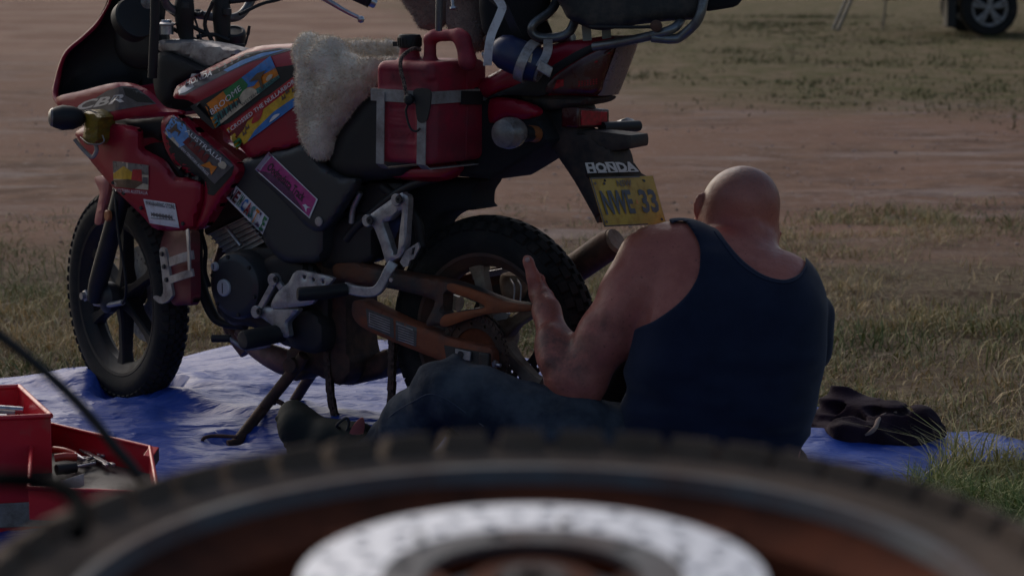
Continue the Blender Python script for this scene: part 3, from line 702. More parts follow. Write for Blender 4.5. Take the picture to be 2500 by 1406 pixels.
# ================================================================== motorcycle
BIKE = thing('motorcycle', 'red road motorcycle covered in travel stickers on its centre stand, rear wheel being removed', 'motorcycle', BO, math.atan2(HD.y, HD.x))
# ---- front wheel (steered to the right)
fw_h = Vector((-0.60, 0.80, 0)).normalized(); fw_n = Vector((-fw_h.y, fw_h.x, 0))
FC = Vector((G(340, 985).x, G(340, 985).y, 0)); FC = FC + Vector((0, 0, .312))
FC = W(309, 716, FC.y); FC.z = .312 if abs(FC.z - .312) < .02 else FC.z
KROWS = [(0, 15, .0, .7), (18, 36, .45, .7), (39, 60, .1, .66)]
fwh = cast_wheel(FC, fw_n, .308, .046, .046, [(0, 12, .0, .7), (15, 32, .5, .7), (35, 58, .1, .6)], 66, .006, ['tyre', 'rim', 'rim'], BIKE, .222, 6, .013, ph0=.08, spoke_m='rim')
ring('brake_disc', FC, fw_n, .085, .138, .004, 'alu', fwh, holes=[(.100, 24, 0), (.112, 24, .5), (.126, 24, 0)], off=-.058, hr=.0035)
lathe('disc_carrier', FC - fw_n * .055, fw_n, [(-.004, .088), (.004, .088), (.004, .03), (-.004, .03), (-.004, .088)], 'alu', fwh, cap=False)
def FW(px, py, b):   # on a plane parallel to the front wheel, b metres to its left
    d = ray(px, py); t = (b - (CAMP - FC).dot(fw_n)) / d.dot(fw_n); return CAMP + d * t
lathe('speedometer_drive', FC + fw_n * .062, fw_n, [(-.02, .042), (-.012, .046), (.006, .044), (.016, .03), (.02, .012), (.02, 0)], 'dark', BIKE, cap=False)
# fork legs: the left one seen; the right one mirrored about the wheel plane
def fwmir(p): return p - fw_n * (2 * (p - FC).dot(fw_n))
fk = [FW(232, 735, .085), FW(240, 690, .085), FW(275, 560, .085), FW(298, 470, .075), FW(306, 440, .04), FW(318, 400, .02)]
fkr = [.020, .027, .026, .026, .019, .019]
tube('fork_leg', fk[:4], fkr[:4], 'eng', BIKE, seg=16, n=3); tube('fork_tube', fk[3:], .017, 'steel', BIKE, seg=14, smooth=False)
tube('fork_leg', [p - fw_n * .165 for p in fk[:4]], fkr[:4], 'eng', BIKE, seg=16, n=3); tube('fork_tube', [p - fw_n * .165 for p in fk[3:]], .017, 'steel', BIKE, seg=14, smooth=False)
tube('axle', [FC - fw_n * .11, FW(222, 722, .075)], .009, 'steel', BIKE, smooth=False)
lathe('axle_nut', FW(207, 722, .10), fw_n, [(-.012, .016), (.0, .017), (.002, .012), (.012, .011), (.012, 0)], 'steel', BIKE, seg=6, cap=False)
tube('fork_bracket', [FW(232, 740, .075), FW(265, 744, .07), FW(300, 738, .065)], .008, 'alu', BIKE)
tube('speedometer_cable', [FW(300, 740, .07), FW(307, 720, .085), FW(306, 670, .09), FW(292, 590, .10), FW(283, 500, .10), FW(285, 420, .08), FW(330, 300, .03)], .004, 'black', BIKE, seg=8)
lathe('fork_reflector', FW(264, 527, .115), fw_n, [(-.004, .016), (.003, .016), (.006, .013), (.006, 0)], 'orange', BIKE, cap=False)
# front fender pieces
panel('front_fender', [(230, 437), (246, 430), (264, 440), (264, 470), (252, 515), (246, 546), (231, 544), (238, 500), (243, 468)], .06, 'pink', BIKE, thick=.012, bulge=.006, proj=FW, side=fw_n)
panel('fender_rear', [(388, 555), (466, 555), (474, 640), (474, 735), (450, 745), (421, 742), (413, 700), (400, 650)], lambda x, y: .055 - .07 * max(0, (640 - y) / 80), 'redd', BIKE, thick=.018, bulge=.012, proj=FW, side=fw_n)
panel('fender_bracket', [(389, 610), (402, 607), (411, 650), (418, 700), (421, 722), (404, 739), (388, 740), (374, 728), (377, 722), (390, 726), (398, 715), (397, 690), (393, 650)], .075, 'strap', BIKE, thick=.008, proj=FW, side=fw_n, nn=2)
for (x, y) in ((397, 620), (402, 651), (408, 683)): lathe('bolt', FW(x, y, .078), fw_n, [(0, .007), (.006, .006), (.006, 0)], 'dark', BIKE, seg=8, cap=False)
tube('hose_clamp', [FW(415, 640, .085), FW(443, 630, .09), (FW(472, 622, .085))], .01, 'strap', BIKE, flat=(.024, .006, UP))
tube('hose_clamp', [FW(415, 684, .085), FW(443, 674, .09), (FW(472, 665, .085))], .01, 'strap', BIKE, flat=(.020, .006, UP))
tube('clamp_strip', [FW(458, 560, .085), FW(460, 590, .09), FW(463, 660, .09)], .01, 'alu', BIKE, flat=(.012, .004, fw_h))
tube('brake_hose', [FW(470, 560, -.06), FW(478, 640, -.06), FW(470, 560, -.02)], .006, 'black', BIKE)
# down pipe / hose behind the front wheel
tube('down_tube', [B(484, 555, .04), B(482, 640, .04), B(492, 700, .04), B(518, 765, .04), B(545, 788, .04), B(600, 795, .04)], [.016, .016, .016, .015, .013, .013], 'black', BIKE)
tube('oil_hose', [B(492, 570, .06), B(502, 610, .07), B(500, 660, .07), B(512, 700, .06)], .006, 'black', BIKE)

# ---- fairings
panel('cowl_inner', [(277, -60), (270, 0), (255, 32), (236, 62), (205, 92), (170, 122), (153, 150), (142, 195), (137, 236), (150, 236), (230, 217), (300, 203), (345, 211), (378, 235), (400, 262), (420, 230), (400, 180), (395, 100), (395, -60)],
      lambda x, y: -.02 - .10 * min(1, max(0, (x - 140) / 200)), 'black', BIKE, thick=.006, bulge=-.05, rpx=70, key='cowl', grid=14)
tube('cowl_edge', [B(276, -60, -.02), B(269, 0, -.02), B(254, 32, -.02), B(235, 62, -.02), B(204, 92, -.02), B(169, 122, -.02), B(152, 150, -.02), B(141, 195, -.02), B(135, 234, 0), B(150, 262, .03)], [.004] * 3 + [.006] * 4 + [.009, .009, .006], 'red', BIKE, seg=8)
panel('cowl_outer', [(272, -60), (262, 0), (248, 32), (228, 64), (198, 94), (164, 124), (149, 150), (139, 195), (134, 232), (170, 236), (230, 210), (300, 120), (330, -60)], lambda x, y: -.075 - .10 * min(1, max(0, (x - 140) / 200)), 'red', BIKE, thick=.006, bulge=-.06, rpx=70, grid=16)
panel('headlight_shell', [(290, 40), (330, 30), (375, 40), (400, 70), (400, 150), (370, 170), (320, 165), (288, 140), (278, 90)], -.12, 'black', BIKE, thick=.02, bulge=.05, rpx=40)
panel('side_fairing_upper', [(139, 238), (200, 222), (262, 206), (300, 202), (336, 211), (366, 230), (386, 252), (402, 264), (442, 272), (434, 282), (330, 287), (255, 300), (215, 306), (175, 290), (150, 268)],
      lambda x, y: .06 + .10 * min(1, (x - 135) / 150), 'red', BIKE, thick=.012, bulge=.009, rpx=12, key='upf', mirror=True)
s = sheet([(0, 0), (1, 0), (1, 1), (0, 1)], ['upf'], .15)
s.q = [(0, 0), (2500, 0), (2500, 1406), (0, 1406)]
def pp(pts): return [(x / 2500, 1 - y / 1406) for x, y in pts]
s.poly(pp([(262, 222), (300, 210), (334, 216), (362, 236), (382, 254), (330, 262), (262, 274), (200, 278), (186, 262), (225, 245)]), 'p_grey')
s.poly(pp([(300, 214), (336, 219), (362, 238), (376, 252), (336, 250), (306, 234)]), 'black')
s.build('side_decal', BIKE)
s = sheet([(196, 246), (300, 228), (306, 250), (186, 272)], ['upf'], .15); s.text('CBR', 0, .05, 1, .95, 'silver', .03, .35); s.build('fairing_lettering', BIKE)
panel('fairing_bracket', [(200, 300), (330, 292), (420, 285), (440, 300), (400, 330), (392, 345), (372, 336), (345, 338), (335, 325), (250, 318)], .12, 'black', BIKE, thick=.05, bulge=.01)
panel('side_fairing_lower', [(186, 322), (240, 300), (330, 312), (342, 335), (345, 362), (362, 374), (398, 395), (424, 432), (452, 434), (488, 442), (494, 465), (492, 500), (480, 530), (472, 560), (385, 561), (345, 525), (290, 472), (250, 428), (215, 384), (194, 345)],
      lambda x, y: .10 + .07 * min(1, (x - 185) / 120), 'red', BIKE, thick=.012, bulge=.018, rpx=18, key='lof', mirror=True)
panel('fairing_arm', [(394, 300), (414, 278), (440, 284), (500, 332), (570, 388), (584, 405), (584, 430), (548, 484), (508, 548), (472, 560), (486, 520), (494, 480), (492, 444), (454, 424), (425, 400), (400, 352)],
      .16, 'red', BIKE, thick=.02, bulge=.02, rpx=22, key='arm', mirror=True)
panel('fairing_vent', [(345, 364), (372, 350), (396, 352), (408, 385), (440, 432), (424, 436), (398, 398), (362, 376)], .13, 'black', BIKE, thick=.04)
s = Sheet([(0, 0), (2500, 0), (2500, 1406), (0, 1406)], lambda x, y, e=.001: hit(x, y, ['arm'], e, .18))
s.poly(pp([(404, 306), (420, 285), (440, 290), (500, 340), (562, 392), (572, 408), (566, 428), (522, 478), (500, 474), (494, 446), (450, 430), (425, 398), (406, 350)]), 'black')
s.build('arm_decal', BIKE)
# vents, bolts
for (x, y) in ((277, 446), (345, 508), (447, 546), (302, 472)): lathe('bolt', hit(x, y, ['lof'], .001, .17), NL, [(0, .006), (.004, .005), (.004, 0)], 'dark', BIKE, seg=8, cap=False)

# ---- tank
def tb(x, y):   # the tank leans in towards its top edge
    top = np.interp(x, [430, 510, 600, 640, 740], [212, 165, 122, 112, 110]); return .145 - .025 * max(0, 1 - (y - top) / 60) ** 2
panel('fuel_tank', [(425, 240), (430, 214), (446, 202), (510, 166), (560, 142), (602, 122), (640, 112), (700, 108), (760, 112), (800, 140), (800, 340), (740, 352), (700, 364), (652, 374), (612, 386), (592, 366), (540, 316), (500, 276), (460, 246)],
      tb, 'red', BIKE, thick=.13, bulge=.014, rpx=13, key='tank', mirror=True)
s = Sheet([(0, 0), (2500, 0), (2500, 1406), (0, 1406)], lambda x, y, e=.001: hit(x, y, ['tank'], e, .16))
s.poly(pp([(431, 218), (452, 203), (520, 168), (600, 130), (690, 116), (716, 116), (716, 122), (612, 152), (548, 182), (486, 214), (452, 232), (436, 232)]), 'p_grey')
s.poly(pp([(470, 200), (520, 173), (600, 134), (690, 119), (660, 131), (590, 152), (530, 180)]), 'black')
s.poly(pp([(545, 172), (590, 148), (640, 130), (700, 121), (640, 139), (600, 155), (556, 176)]), 'p_lblue')
s.poly(pp([(434, 222), (448, 210), (470, 205), (474, 212), (452, 226), (438, 230)]), 'silver')
s.poly(pp([(464, 260), (580, 200), (640, 170), (722, 158), (722, 200), (640, 240), (560, 300), (520, 316), (490, 290)]), 'black')
s.build('tank_decal', BIKE)
s = sheet([(452, 196), (516, 172), (518, 184), (452, 213)], ['tank'], .17); s.text('HONDA', 0, 0, 1, .95, 'silver', .02, .2); s.poly([(.2, 1.05), (.8, 1.1), (.85, 1.25), (.45, 1.3), (.25, 1.6)], 'silver'); s.build('tank_lettering', BIKE)
# stickers -----------------------------------------------------------
s = sheet([(500, 257), (660, 137), (683, 190), (525, 314)], ['tank'], .17)
s.rect(0, 0, 1, 1, 'p_orange'); s.poly([(0, 0), (1, 0), (1, .12), (0, .5)], 'p_teal'); s.poly([(.5, 1), (1, 1), (1, .45), (.82, .55), (.66, .4), (.55, .55)], 'p_blue')
s.poly([(.28, 1), (.56, 1), (.6, .6), (.5, .35), (.3, .5)], 'p_green'); s.poly([(.38, .2), (.5, .5), (.62, .42), (.66, .1), (.5, .0)], 'p_cream', True); s.poly([(.05, .0), (.7, .0), (.62, .12), (.3, .2), (.05, .1)], 'p_cream')
for i in range(5): x = .07 + .075 * i; s.poly([(x, .1), (x + .02, .42), (x + .035, .3), (x + .05, .5), (x + .06, .3), (x + .055, .08), (x + .03, .25)], 'ink')
s.poly([(.73, .1), (.76, .1), (.78, .5), (.88, .62), (.76, .75), (.62, .66), (.74, .5)], 'p_brown'); s.poly([(.85, .2), (.9, .2), (.93, .3), (.88, .38), (.83, .3)], 'p_cream', True)
s.text('BROOME', .03, .5, .5, .72, 'white', 0, 0, .08); s.text('WESTERN AUSTRALIA', .42, .02, .98, .14, 'ink')
s.build('sticker', BIKE, 'orange and blue sunset sticker with a row of camels and the word BROOME')
s = sheet([(551, 314), (717, 187), (742, 243), (578, 366)], ['tank'], .17)
s.rect(0, 0, 1, 1, 'p_yellow'); s.rect(0, .68, 1, 1, 'p_red'); s.poly([(0, .75), (0, .35), (.18, .5), (.3, .75)], 'p_dred'); s.poly([(.16, 0), (1, 0), (1, .28), (.6, .34), (.3, .2)], 'p_blue')
s.poly([(.30, .5), (.40, .75), (.5, .72), (.42, .45)], 'p_red', True); s.poly([(.0, .12), (.08, .08), (.1, .3), (.05, .42), (-.0, .3)], 'p_green', True)
for x, y in ((.14, .3), (.2, .42), (.75, .5), (.82, .6), (.9, .5)): s.poly([(x, y), (x + .02, y + .2), (x + .04, y + .05), (x + .06, y + .2), (x + .06, y)], 'p_brown')
s.poly([(.5, .1), (.58, .22), (.66, .12), (.58, .08)], 'white', True)
s.text('I CROSSED THE NULLARBOR', .01, .76, .985, .93, 'white', .01); s.build('sticker', BIKE, 'red and yellow map sticker reading I CROSSED THE NULLARBOR')
s = sheet([(423, 281), (570, 404), (524, 450), (399, 323)], ['arm'], .19)
s.rect(0, 0, 1, 1, 'p_grey'); s.poly([(0, 0), (0, 1), (.2, 1), (.38, .55), (.3, .0)], 'p_lblue'); s.poly([(0.02, .1), (.1, .2), (.28, .1), (.3, 0), (.03, 0)], 'p_cream')
for i in range(5): x = .3 + .08 * i; s.poly([(x, .3), (x + .02, .65), (x + .07, .7), (x + .09, .3)], 'p_dred')
s.poly([(.06, .3), (.09, .8), (.14, .6), (.2, .62), (.2, .3), (.18, .5), (.12, .45), (.1, .2)], 'p_brown'); s.poly([(.68, .1), (.74, .5), (.8, .45), (.86, .55), (.88, .15), (.8, .3)], 'p_orange'); s.poly([(.84, .65), (.9, .6), (.95, .68), (.93, .85), (.86, .85)], 'p_cream', True)
s.text('AUSTRALIA', .24, .74, .86, .92, 'white'); s.text('NORTHERN TERRITORY AUSTRALIA', .2, .03, .85, .14, 'white'); s.build('sticker', BIKE, 'long grey and blue desert sticker on the slanted fairing arm')
s = sheet([(275, 393), (363, 404), (362, 464), (278, 456)], ['lof'], .19)
s.rect(0, 0, 1, 1, 'p_cream'); s.poly([(0, .55), (1, .6), (1, 1), (0, 1)], 'lens'); s.poly([(0, .5), (.3, .85), (.6, .6), (.6, .35), (0, .3)], 'p_yellow'); s.poly([(.5, .3), (.55, .75), (.8, .8), (.82, .3)], 'p_red'); s.poly([(0, 0), (.6, 0), (.9, .3), (.4, .35), (0, .25)], 'p_brown')
s.poly([(.82, .25), (.84, .5), (.98, .5), (.98, .22)], 'p_grey'); s.text('WESTERN AUSTRALIA', .02, -.2, .98, -.06, 'white'); s.build('sticker', BIKE, 'small picture sticker of a red truck above the words WESTERN AUSTRALIA')
s = sheet([(350, 486), (427, 497), (438, 557), (365, 545)], ['lof'], .19)
s.rect(0, 0, 1, 1, 'white'); s.text('WANAARING STORE', .03, .76, .97, .94, 'ink', .01)
for i in range(7): x = .12 + .1 * i; s.poly([(x, .3 + .03 * (i % 2)), (x + .02, .5), (x + .06, .42), (x + .11, .5), (x + .1, .28), (x + .05, .36)], 'p_grey')
s.poly([(.1, .22), (.9, .28), (.9, .31), (.1, .25)], 'p_grey'); s.build('sticker', BIKE, 'white sticker reading WANAARING STORE low on the fairing')

# ---- grey side cover, frame spar
SP = [(556, 452), (590, 395), (612, 384), (652, 372), (700, 362), (740, 352), (770, 395), (830, 430), (872, 442), (840, 500), (800, 560), (792, 610), (778, 640), (740, 642), (692, 640), (648, 596), (640, 575), (600, 520), (562, 484)]
panel('frame_cover', SP, .13, 'spar', BIKE, thick=.05, bulge=.015, rpx=16, key='spar', mirror=True)
panel('side_panel', [(655, 378), (702, 366), (745, 354), (775, 396), (832, 432), (872, 442), (842, 496), (806, 548), (776, 566), (740, 545), (700, 500), (655, 455), (625, 425)], .15, 'spar', BIKE, thick=.02, bulge=.008, rpx=14, key='sidep')
lathe('panel_bolt', hit(779, 541, ['sidep'], .002, .16), NL, [(0, .013), (.003, .012), (.004, .007), (.004, 0)], 'alu', BIKE, seg=12, cap=False)
s = sheet([(656, 371), (776, 487), (756, 534), (622, 414)], ['sidep'], .17)
s.rect(0, 0, 1, 1, 'white'); s.rect(.025, .05, .975, .95, 'p_pink'); s.poly([(.03, .05), (.9, .05), (.6, .4), (.2, .35)], 'p_purple')
s.text('Oodnadatta Track', .12, .35, .80, .75, 'ink', .015); s.poly([(.82, .25), (.86, .4), (.9, .38), (.95, .45), (.9, .3), (.92, .12), (.86, .25)], 'white'); s.build('sticker', BIKE, 'bright pink sticker with a handwritten track name')
s = sheet([(573, 450), (657, 533), (641, 573), (550, 481)], ['spar'], .15)
s.rect(0, 0, 1, 1, 'white')
for i, (ch, c) in enumerate(zip('NEWCASTLE', ['ink', 'p_dred', 'p_green', 'p_blue', 'p_red', 'p_teal', 'p_orange', 'p_purple', 'p_green'])): s.text(ch, .03 + i * .106, .1, .03 + i * .106 + .088, .9, c, .03)
s.build('sticker', BIKE, 'white sticker reading NEWCASTLE in coloured letters')

# ---- seat and rear body
panel('seat', [(800, 398), (812, 352), (850, 290), (900, 238), (960, 245), (1060, 220), (1150, 200), (1160, 250), (1000, 420), (960, 436), (870, 442), (820, 430)], .115, 'black', BIKE, thick=.23, bulge=.03, rpx=40)
panel('tail_underside', [(870, 440), (960, 432), (1060, 436), (1100, 430), (1185, 436), (1210, 434), (1330, 357), (1342, 335), (1320, 290), (1300, 262), (1200, 236), (960, 330)], .085, 'cloth_k', BIKE, thick=.17, bulge=.02)
panel('rear_fairing', [(935, 402), (1000, 406), (1060, 402), (1110, 396), (1130, 412), (1100, 436), (1060, 444), (1000, 440), (945, 432)], .11, 'red', BIKE, thick=.02, bulge=.02, mirror=True, key='rf')
panel('rear_fairing', [(1196, 244), (1236, 240), (1282, 252), (1312, 268), (1308, 284), (1278, 292), (1240, 286), (1196, 300)], .11, 'red', BIKE, thick=.02, bulge=.01, mirror=True)
panel('tail_fairing', [(1150, 215), (1240, 160), (1295, 128), (1355, 107), (1440, 94), (1490, 88), (1506, 98), (1496, 134), (1476, 185), (1458, 234), (1400, 236), (1330, 236), (1240, 228), (1190, 240)],
      lambda x, y: .10 - .085 * max(0, (x - 1200) / 330), 'red', BIKE, thick=.03, bulge=.025, rpx=26, key='tail', mirror=True)
panel('tail_band', [(1190, 238), (1300, 190), (1400, 130), (1460, 104), (1500, 100), (1440, 130), (1350, 186), (1330, 232), (1240, 232)], lambda x, y: .128 - .085 * max(0, (x - 1200) / 330), 'black', BIKE, thick=.02, bulge=.004)
panel('tail_light', [(1342, 200), (1400, 156), (1448, 130), (1502, 110), (1492, 142), (1474, 190), (1456, 231), (1410, 230), (1338, 228)], lambda x, y: .132 - .085 * max(0, (x - 1200) / 330), 'redlens', BIKE, thick=.03, bulge=.008, key='tl')
_cp = [B(x, y, .056) for x, y in cr([(1492, 88), (1504, 97), (1506, 112), (1496, 142), (1478, 190), (1460, 234)], 4)]; _V = []; _n = 9
for p_ in _cp:
    for j in range(_n): t_ = j / (_n - 1) * math.pi; _V.append(p_ - NL * (.042 - .042 * math.cos(t_)) - HD * .016 * math.sin(t_))
mk('tail_light_cover', _V, [(i * _n + j, (i + 1) * _n + j, (i + 1) * _n + j + 1, i * _n + j + 1) for i in range(len(_cp) - 1) for j in range(_n - 1)], 'clear', BIKE, smooth=60)
s = Sheet([(0, 0), (2500, 0), (2500, 1406), (0, 1406)], lambda x, y, e=.001: hit(x, y, ['tl'], e, .12))
for i in range(7):
    for j in range(3): x = 1412 + i * 7; y = 199 + j * 5 - i; s.lay = 1; s.poly(pp([(x, y), (x + 4, y), (x + 4, y + 3), (x, y + 3)]), 'redlens2')
for (x, y, a, b) in ((1350, 196, 26, 24), (1450, 150, 9, 4), (1482, 130, 8, 3)): s.poly(pp([(x, y + b), (x + a * .4, y), (x + a, y - 2), (x + a, y + b * .6)]), 'redlens2')
s.build('reflector_element', BIKE)
panel('undertail', [(1200, 226), (1345, 232), (1400, 236), (1440, 240), (1436, 250), (1420, 256), (1400, 260), (1330, 270), (1280, 248)], .07, 'blackm', BIKE, thick=.11, bulge=.012)
panel('fender_stay', [(1300, 262), (1330, 250), (1410, 256), (1412, 315), (1430, 322), (1470, 350), (1500, 372), (1512, 422), (1522, 436), (1480, 444), (1462, 540), (1447, 522), (1402, 442), (1357, 375), (1340, 340), (1326, 300)], .035, 'blackm', BIKE, thick=.07, bulge=.015, rpx=14, key='fs')
bx = lambda x, y, a: A(x, y, a)
def bbox(name, px0, py0, px1, py1, b0, b1, m, parent=None, bevel=.004, **kw):
    """box whose left face spans the photo pixels on plane b1, reaching in to b0"""
    p = [B(px0, py0, b1), B(px1, py0, b1), B(px1, py1, b1), B(px0, py1, b1)]; q = [v - NL * (b1 - b0) for v in p]
    return mk(name, p + q, [(0, 3, 2, 1), (4, 5, 6, 7), (0, 1, 5, 4), (1, 2, 6, 5), (2, 3, 7, 6), (3, 0, 4, 7)], m, parent, bevel=bevel, smooth=30, **kw)
# plate-facing parts lie on planes of constant a (facing the rear)
def aquad(q, aa): return [A(x, y, a) for (x, y), a in zip(q, aa)]
def aslab(name, q, aa, th, m, parent, bevel=.003, **kw):
    p = aquad(q, aa); n = (p[1] - p[0]).cross(p[3] - p[0]).normalized()
    if n.dot(CAMP - p[0]) < 0: n = -n
    r = [v - n * th for v in p]; return mk(name, p + r, [(0, 3, 2, 1), (4, 5, 6, 7), (0, 1, 5, 4), (1, 2, 6, 5), (2, 3, 7, 6), (3, 0, 4, 7)], m, parent, bevel=bevel, smooth=30, **kw)
def a_at(px, py, b): return loc(B(px, py, b))[0]
aP = a_at(1517, 434, 0.0) - .06; aPb = a_at(1552, 550, 0.0) - .06
aslab('rear_reflector', [(1411, 262), (1488, 267), (1488, 311), (1411, 313)], [a_at(1450, 290, 0)] * 4, .05, 'redlens', BIKE, .004)
aslab('reflector_face', [(1420, 270), (1483, 273), (1483, 305), (1420, 307)], [a_at(1450, 290, 0) - .002] * 4, .004, 'redlens2', BIKE, .001)
panel('plate_lamp_bracket', [(1400, 322), (1430, 320), (1480, 324), (1530, 330), (1540, 334), (1540, 358), (1525, 363), (1480, 371), (1430, 372), (1408, 352)], .04, 'blackm', BIKE, thick=.075, bulge=.006)
tube('indicator_stem', [B(1470, 312, -.03), L(*[loc(B(1520, 312, -.10))[0], -.17, loc(B(1520, 312, -.10))[2]])], .014, 'black', BIKE, smooth=False)
ic = B(1527, 312, -.2)
lathe('rear_indicator', ic + NL * .03, -NL, [(-.002, .012), (.01, .022), (.035, .026), (.06, .020), (.068, .008), (.068, 0)], 'lens', BIKE, seg=8, cap=False)
i2 = B(1246, 325, .20)
tube('indicator_stem', [B(1335, 332, .05), B(1290, 326, .14)], [.022, .020], 'orange', BIKE, smooth=False, seg=14)
tube('indicator_collar', [B(1296, 327, .13), B(1272, 326, .17)], [.019, .023], 'black', BIKE, smooth=False, seg=14)
lathe('rear_indicator', i2 - NL * .035, NL, [(0, .022), (.004, .030), (.02, .037), (.045, .039), (.066, .034), (.076, .018), (.078, 0)], 'lens', BIKE, seg=20, cap=False)
aslab('plate_holder', [(1432, 424), (1560, 418), (1598, 440), (1450, 446)], [aP + .012, aP + .012, aP + .01, aP + .01], .01, 'blackm', BIKE)
PQ = [(1440, 434), (1594, 429), (1627, 547), (1476, 554)]
pa = [aP, aP, aPb, aPb]
pl = aslab('number_plate', PQ, pa, .002, 'plate', BIKE, .0008)
def afn(q, aa):
    def f(px, py, e=.001):
        y = (py - (q[0][1] + q[1][1]) / 2) / ((q[2][1] + q[3][1]) / 2 - (q[0][1] + q[1][1]) / 2); p = A(px, py, aa[0] * (1 - y) + aa[2] * y); return p - (p - CAMP).normalized() * e
    return f
s = Sheet(PQ, afn(PQ, pa)); fr = 'ink'
for r_ in ((.0, .0, 1, .03), (0, .97, 1, 1), (0, 0, .022, 1), (.978, 0, 1, 1)): s.lay = 1; s.rect(*r_, 'p_brown')
s.text('NWE', .09, .24, .57, .73, 'plateink', .035); s.text('33', .69, .24, .96, .73, 'plateink', .035); s.text('NSW', .40, .80, .63, .93, 'p_brown', .02); s.poly([(.62, .46), (.645, .43), (.65, .5), (.63, .52)], 'p_orange', True)
for x, y in ((.2, .87), (.84, .9), (.06, .88), (.06, .1), (.95, .1)): s.poly([(x - .02, y), (x, y - .03), (x + .02, y), (x, y + .03)], 'ink' if x > .1 else 'p_brown', True)
s.build('plate_lettering', pl)
for x, y in ((1474, 443), (1566, 443)): lathe('plate_bolt', A(x, y, aP) , -HD, [(0, .006), (.004, .005), (.004, 0)], 'dark', pl, seg=6, cap=False)
BQ = [(1424, 397), (1550, 393), (1566, 421), (1431, 425)]; ba = [aP - .004, aP - .004, aP - .006, aP - .006]
bd = aslab('badge_backing', [(1427, 401), (1549, 398), (1566, 422), (1433, 425)], ba, .004, 'black', BIKE, .001)
s = Sheet(BQ, afn(BQ, ba))
V_, F_ = text_mesh('HONDA', .05); s.text('HONDA', .03, .08, .97, .95, 'silver', .05)
for i in range(5):
    x = .03 + i * .19; s.poly([(x, .06), (x + .17, .06), (x + .17, .16), (x, .16)], 'silver')
    if i in (0, 2): s.poly([(x, .86), (x + .17, .86), (x + .17, .97), (x, .97)], 'silver')
s.build('badge_lettering', bd)

# ---- dark centre mass: subframe, shock, airbox, inner fender
panel('inner_fender', [(985, 442), (1100, 440), (1172, 438), (1158, 470), (1156, 500), (1160, 512), (1100, 518), (1060, 545), (1050, 600), (1040, 640), (1000, 645), (990, 600), (1000, 520)], .03, 'cloth_k', BIKE, thick=.09, bulge=.01)
panel('airbox', [(800, 470), (870, 444), (985, 442), (995, 480), (960, 520), (905, 580), (900, 620), (870, 640), (800, 640), (782, 610), (800, 560)], .07, 'eng', BIKE, thick=.14, bulge=.02)
tube('subframe_tube', [B(845, 585, .10), B(880, 545, .10), B(985, 462, .10), B(1100, 425, .09)], .012, 'dark', BIKE)
tube('subframe_tube', [B(880, 470, .11), B(862, 510, .11), B(858, 545, .11)], .008, 'alu', BIKE)
tube('subframe_tube', [B(935, 455, .09), B(1010, 520, .09), B(1030, 600, .08)], .013, 'eng', BIKE)
tube('shock_absorber', [B(1020, 500, 0), B(985, 600, 0), B(960, 660, 0)], .026, 'rustd', BIKE, smooth=False)
panel('battery_box', [(795, 548), (905, 520), (915, 600), (905, 640), (800, 655), (780, 620)], .09, 'eng', BIKE, thick=.05, bulge=.012)

# ---- engine
panel('cylinder_head', [(500, 548), (520, 500), (560, 470), (610, 520), (655, 570), (590, 535), (512, 575)], .06, 'eng', BIKE, thick=.12, bulge=.01)
cyl = panel('cylinder_barrel', [(510, 572), (596, 532), (645, 590), (562, 632)], .065, 'alu', BIKE, thick=.12, smooth=False, bevel=.003)
for i in range(7):
    t = i / 6; p0 = (510 + 52 * t, 572 + 60 * t); p1 = (596 + 49 * t, 532 + 58 * t)
    tube('fin', [B(p0[0] - 3, p0[1] + 2, .075) - NL * .06, B(p1[0] + 3, p1[1] - 2, .075) - NL * .06], .01, 'alu', cyl, flat=(.12, .003, NL), smooth=False)
tube('stud', [B(552, 555, .085), B(588, 600, .085)], .006, 'steel', BIKE, smooth=False)
panel('crankcase', [(560, 640), (600, 612), (640, 598), (700, 606), (760, 640), (800, 700), (800, 800), (720, 850), (620, 800), (560, 790), (530, 740)], .07, 'eng', BIKE, thick=.15, bulge=.025)
panel('sprocket_cover', [(640, 640), (690, 620), (740, 640), (756, 700), (740, 760), (690, 790), (640, 760), (622, 700)], .10, 'eng', BIKE, thick=.04, bulge=.014)
cc = B(570, 698, .155)
lathe('alternator_cover', cc - NL * .08, NL, [(0, .092), (.062, .092), (.076, .086), (.082, .076), (.084, .066), (.084, 0)], 'spar', BIKE, seg=40, cap=False)
for (x, y, r_) in ((545, 703, .023), (523, 651, .012)):
    q = B(x, y, .165); lathe('inspection_plug', q - NL * .006, NL, [(0, r_), (.006, r_), (.009, r_ * .85), (.009, 0)], 'plug', BIKE, cap=False)
    box('plug_slot', q + NL * .004, UP * r_ * .6, HD * .0012, NL * .0004, 'ink', BIKE, bevel=0)
for k in range(6):
    t = k * math.pi / 3 + .3; lathe('bolt', cc + HD * .078 * math.cos(t) + UP * .078 * math.sin(t) - NL * .003, NL, [(0, .006), (.008, .005), (.008, 0)], 'dark', BIKE, seg=8, cap=False)
panel('frame_side_plate', [(745, 640), (800, 635), (840, 660), (850, 720), (850, 830), (860, 900), (830, 940), (780, 910), (730, 900), (700, 860), (760, 800), (776, 720)], .06, 'rustd', BIKE, thick=.12, bulge=.012)
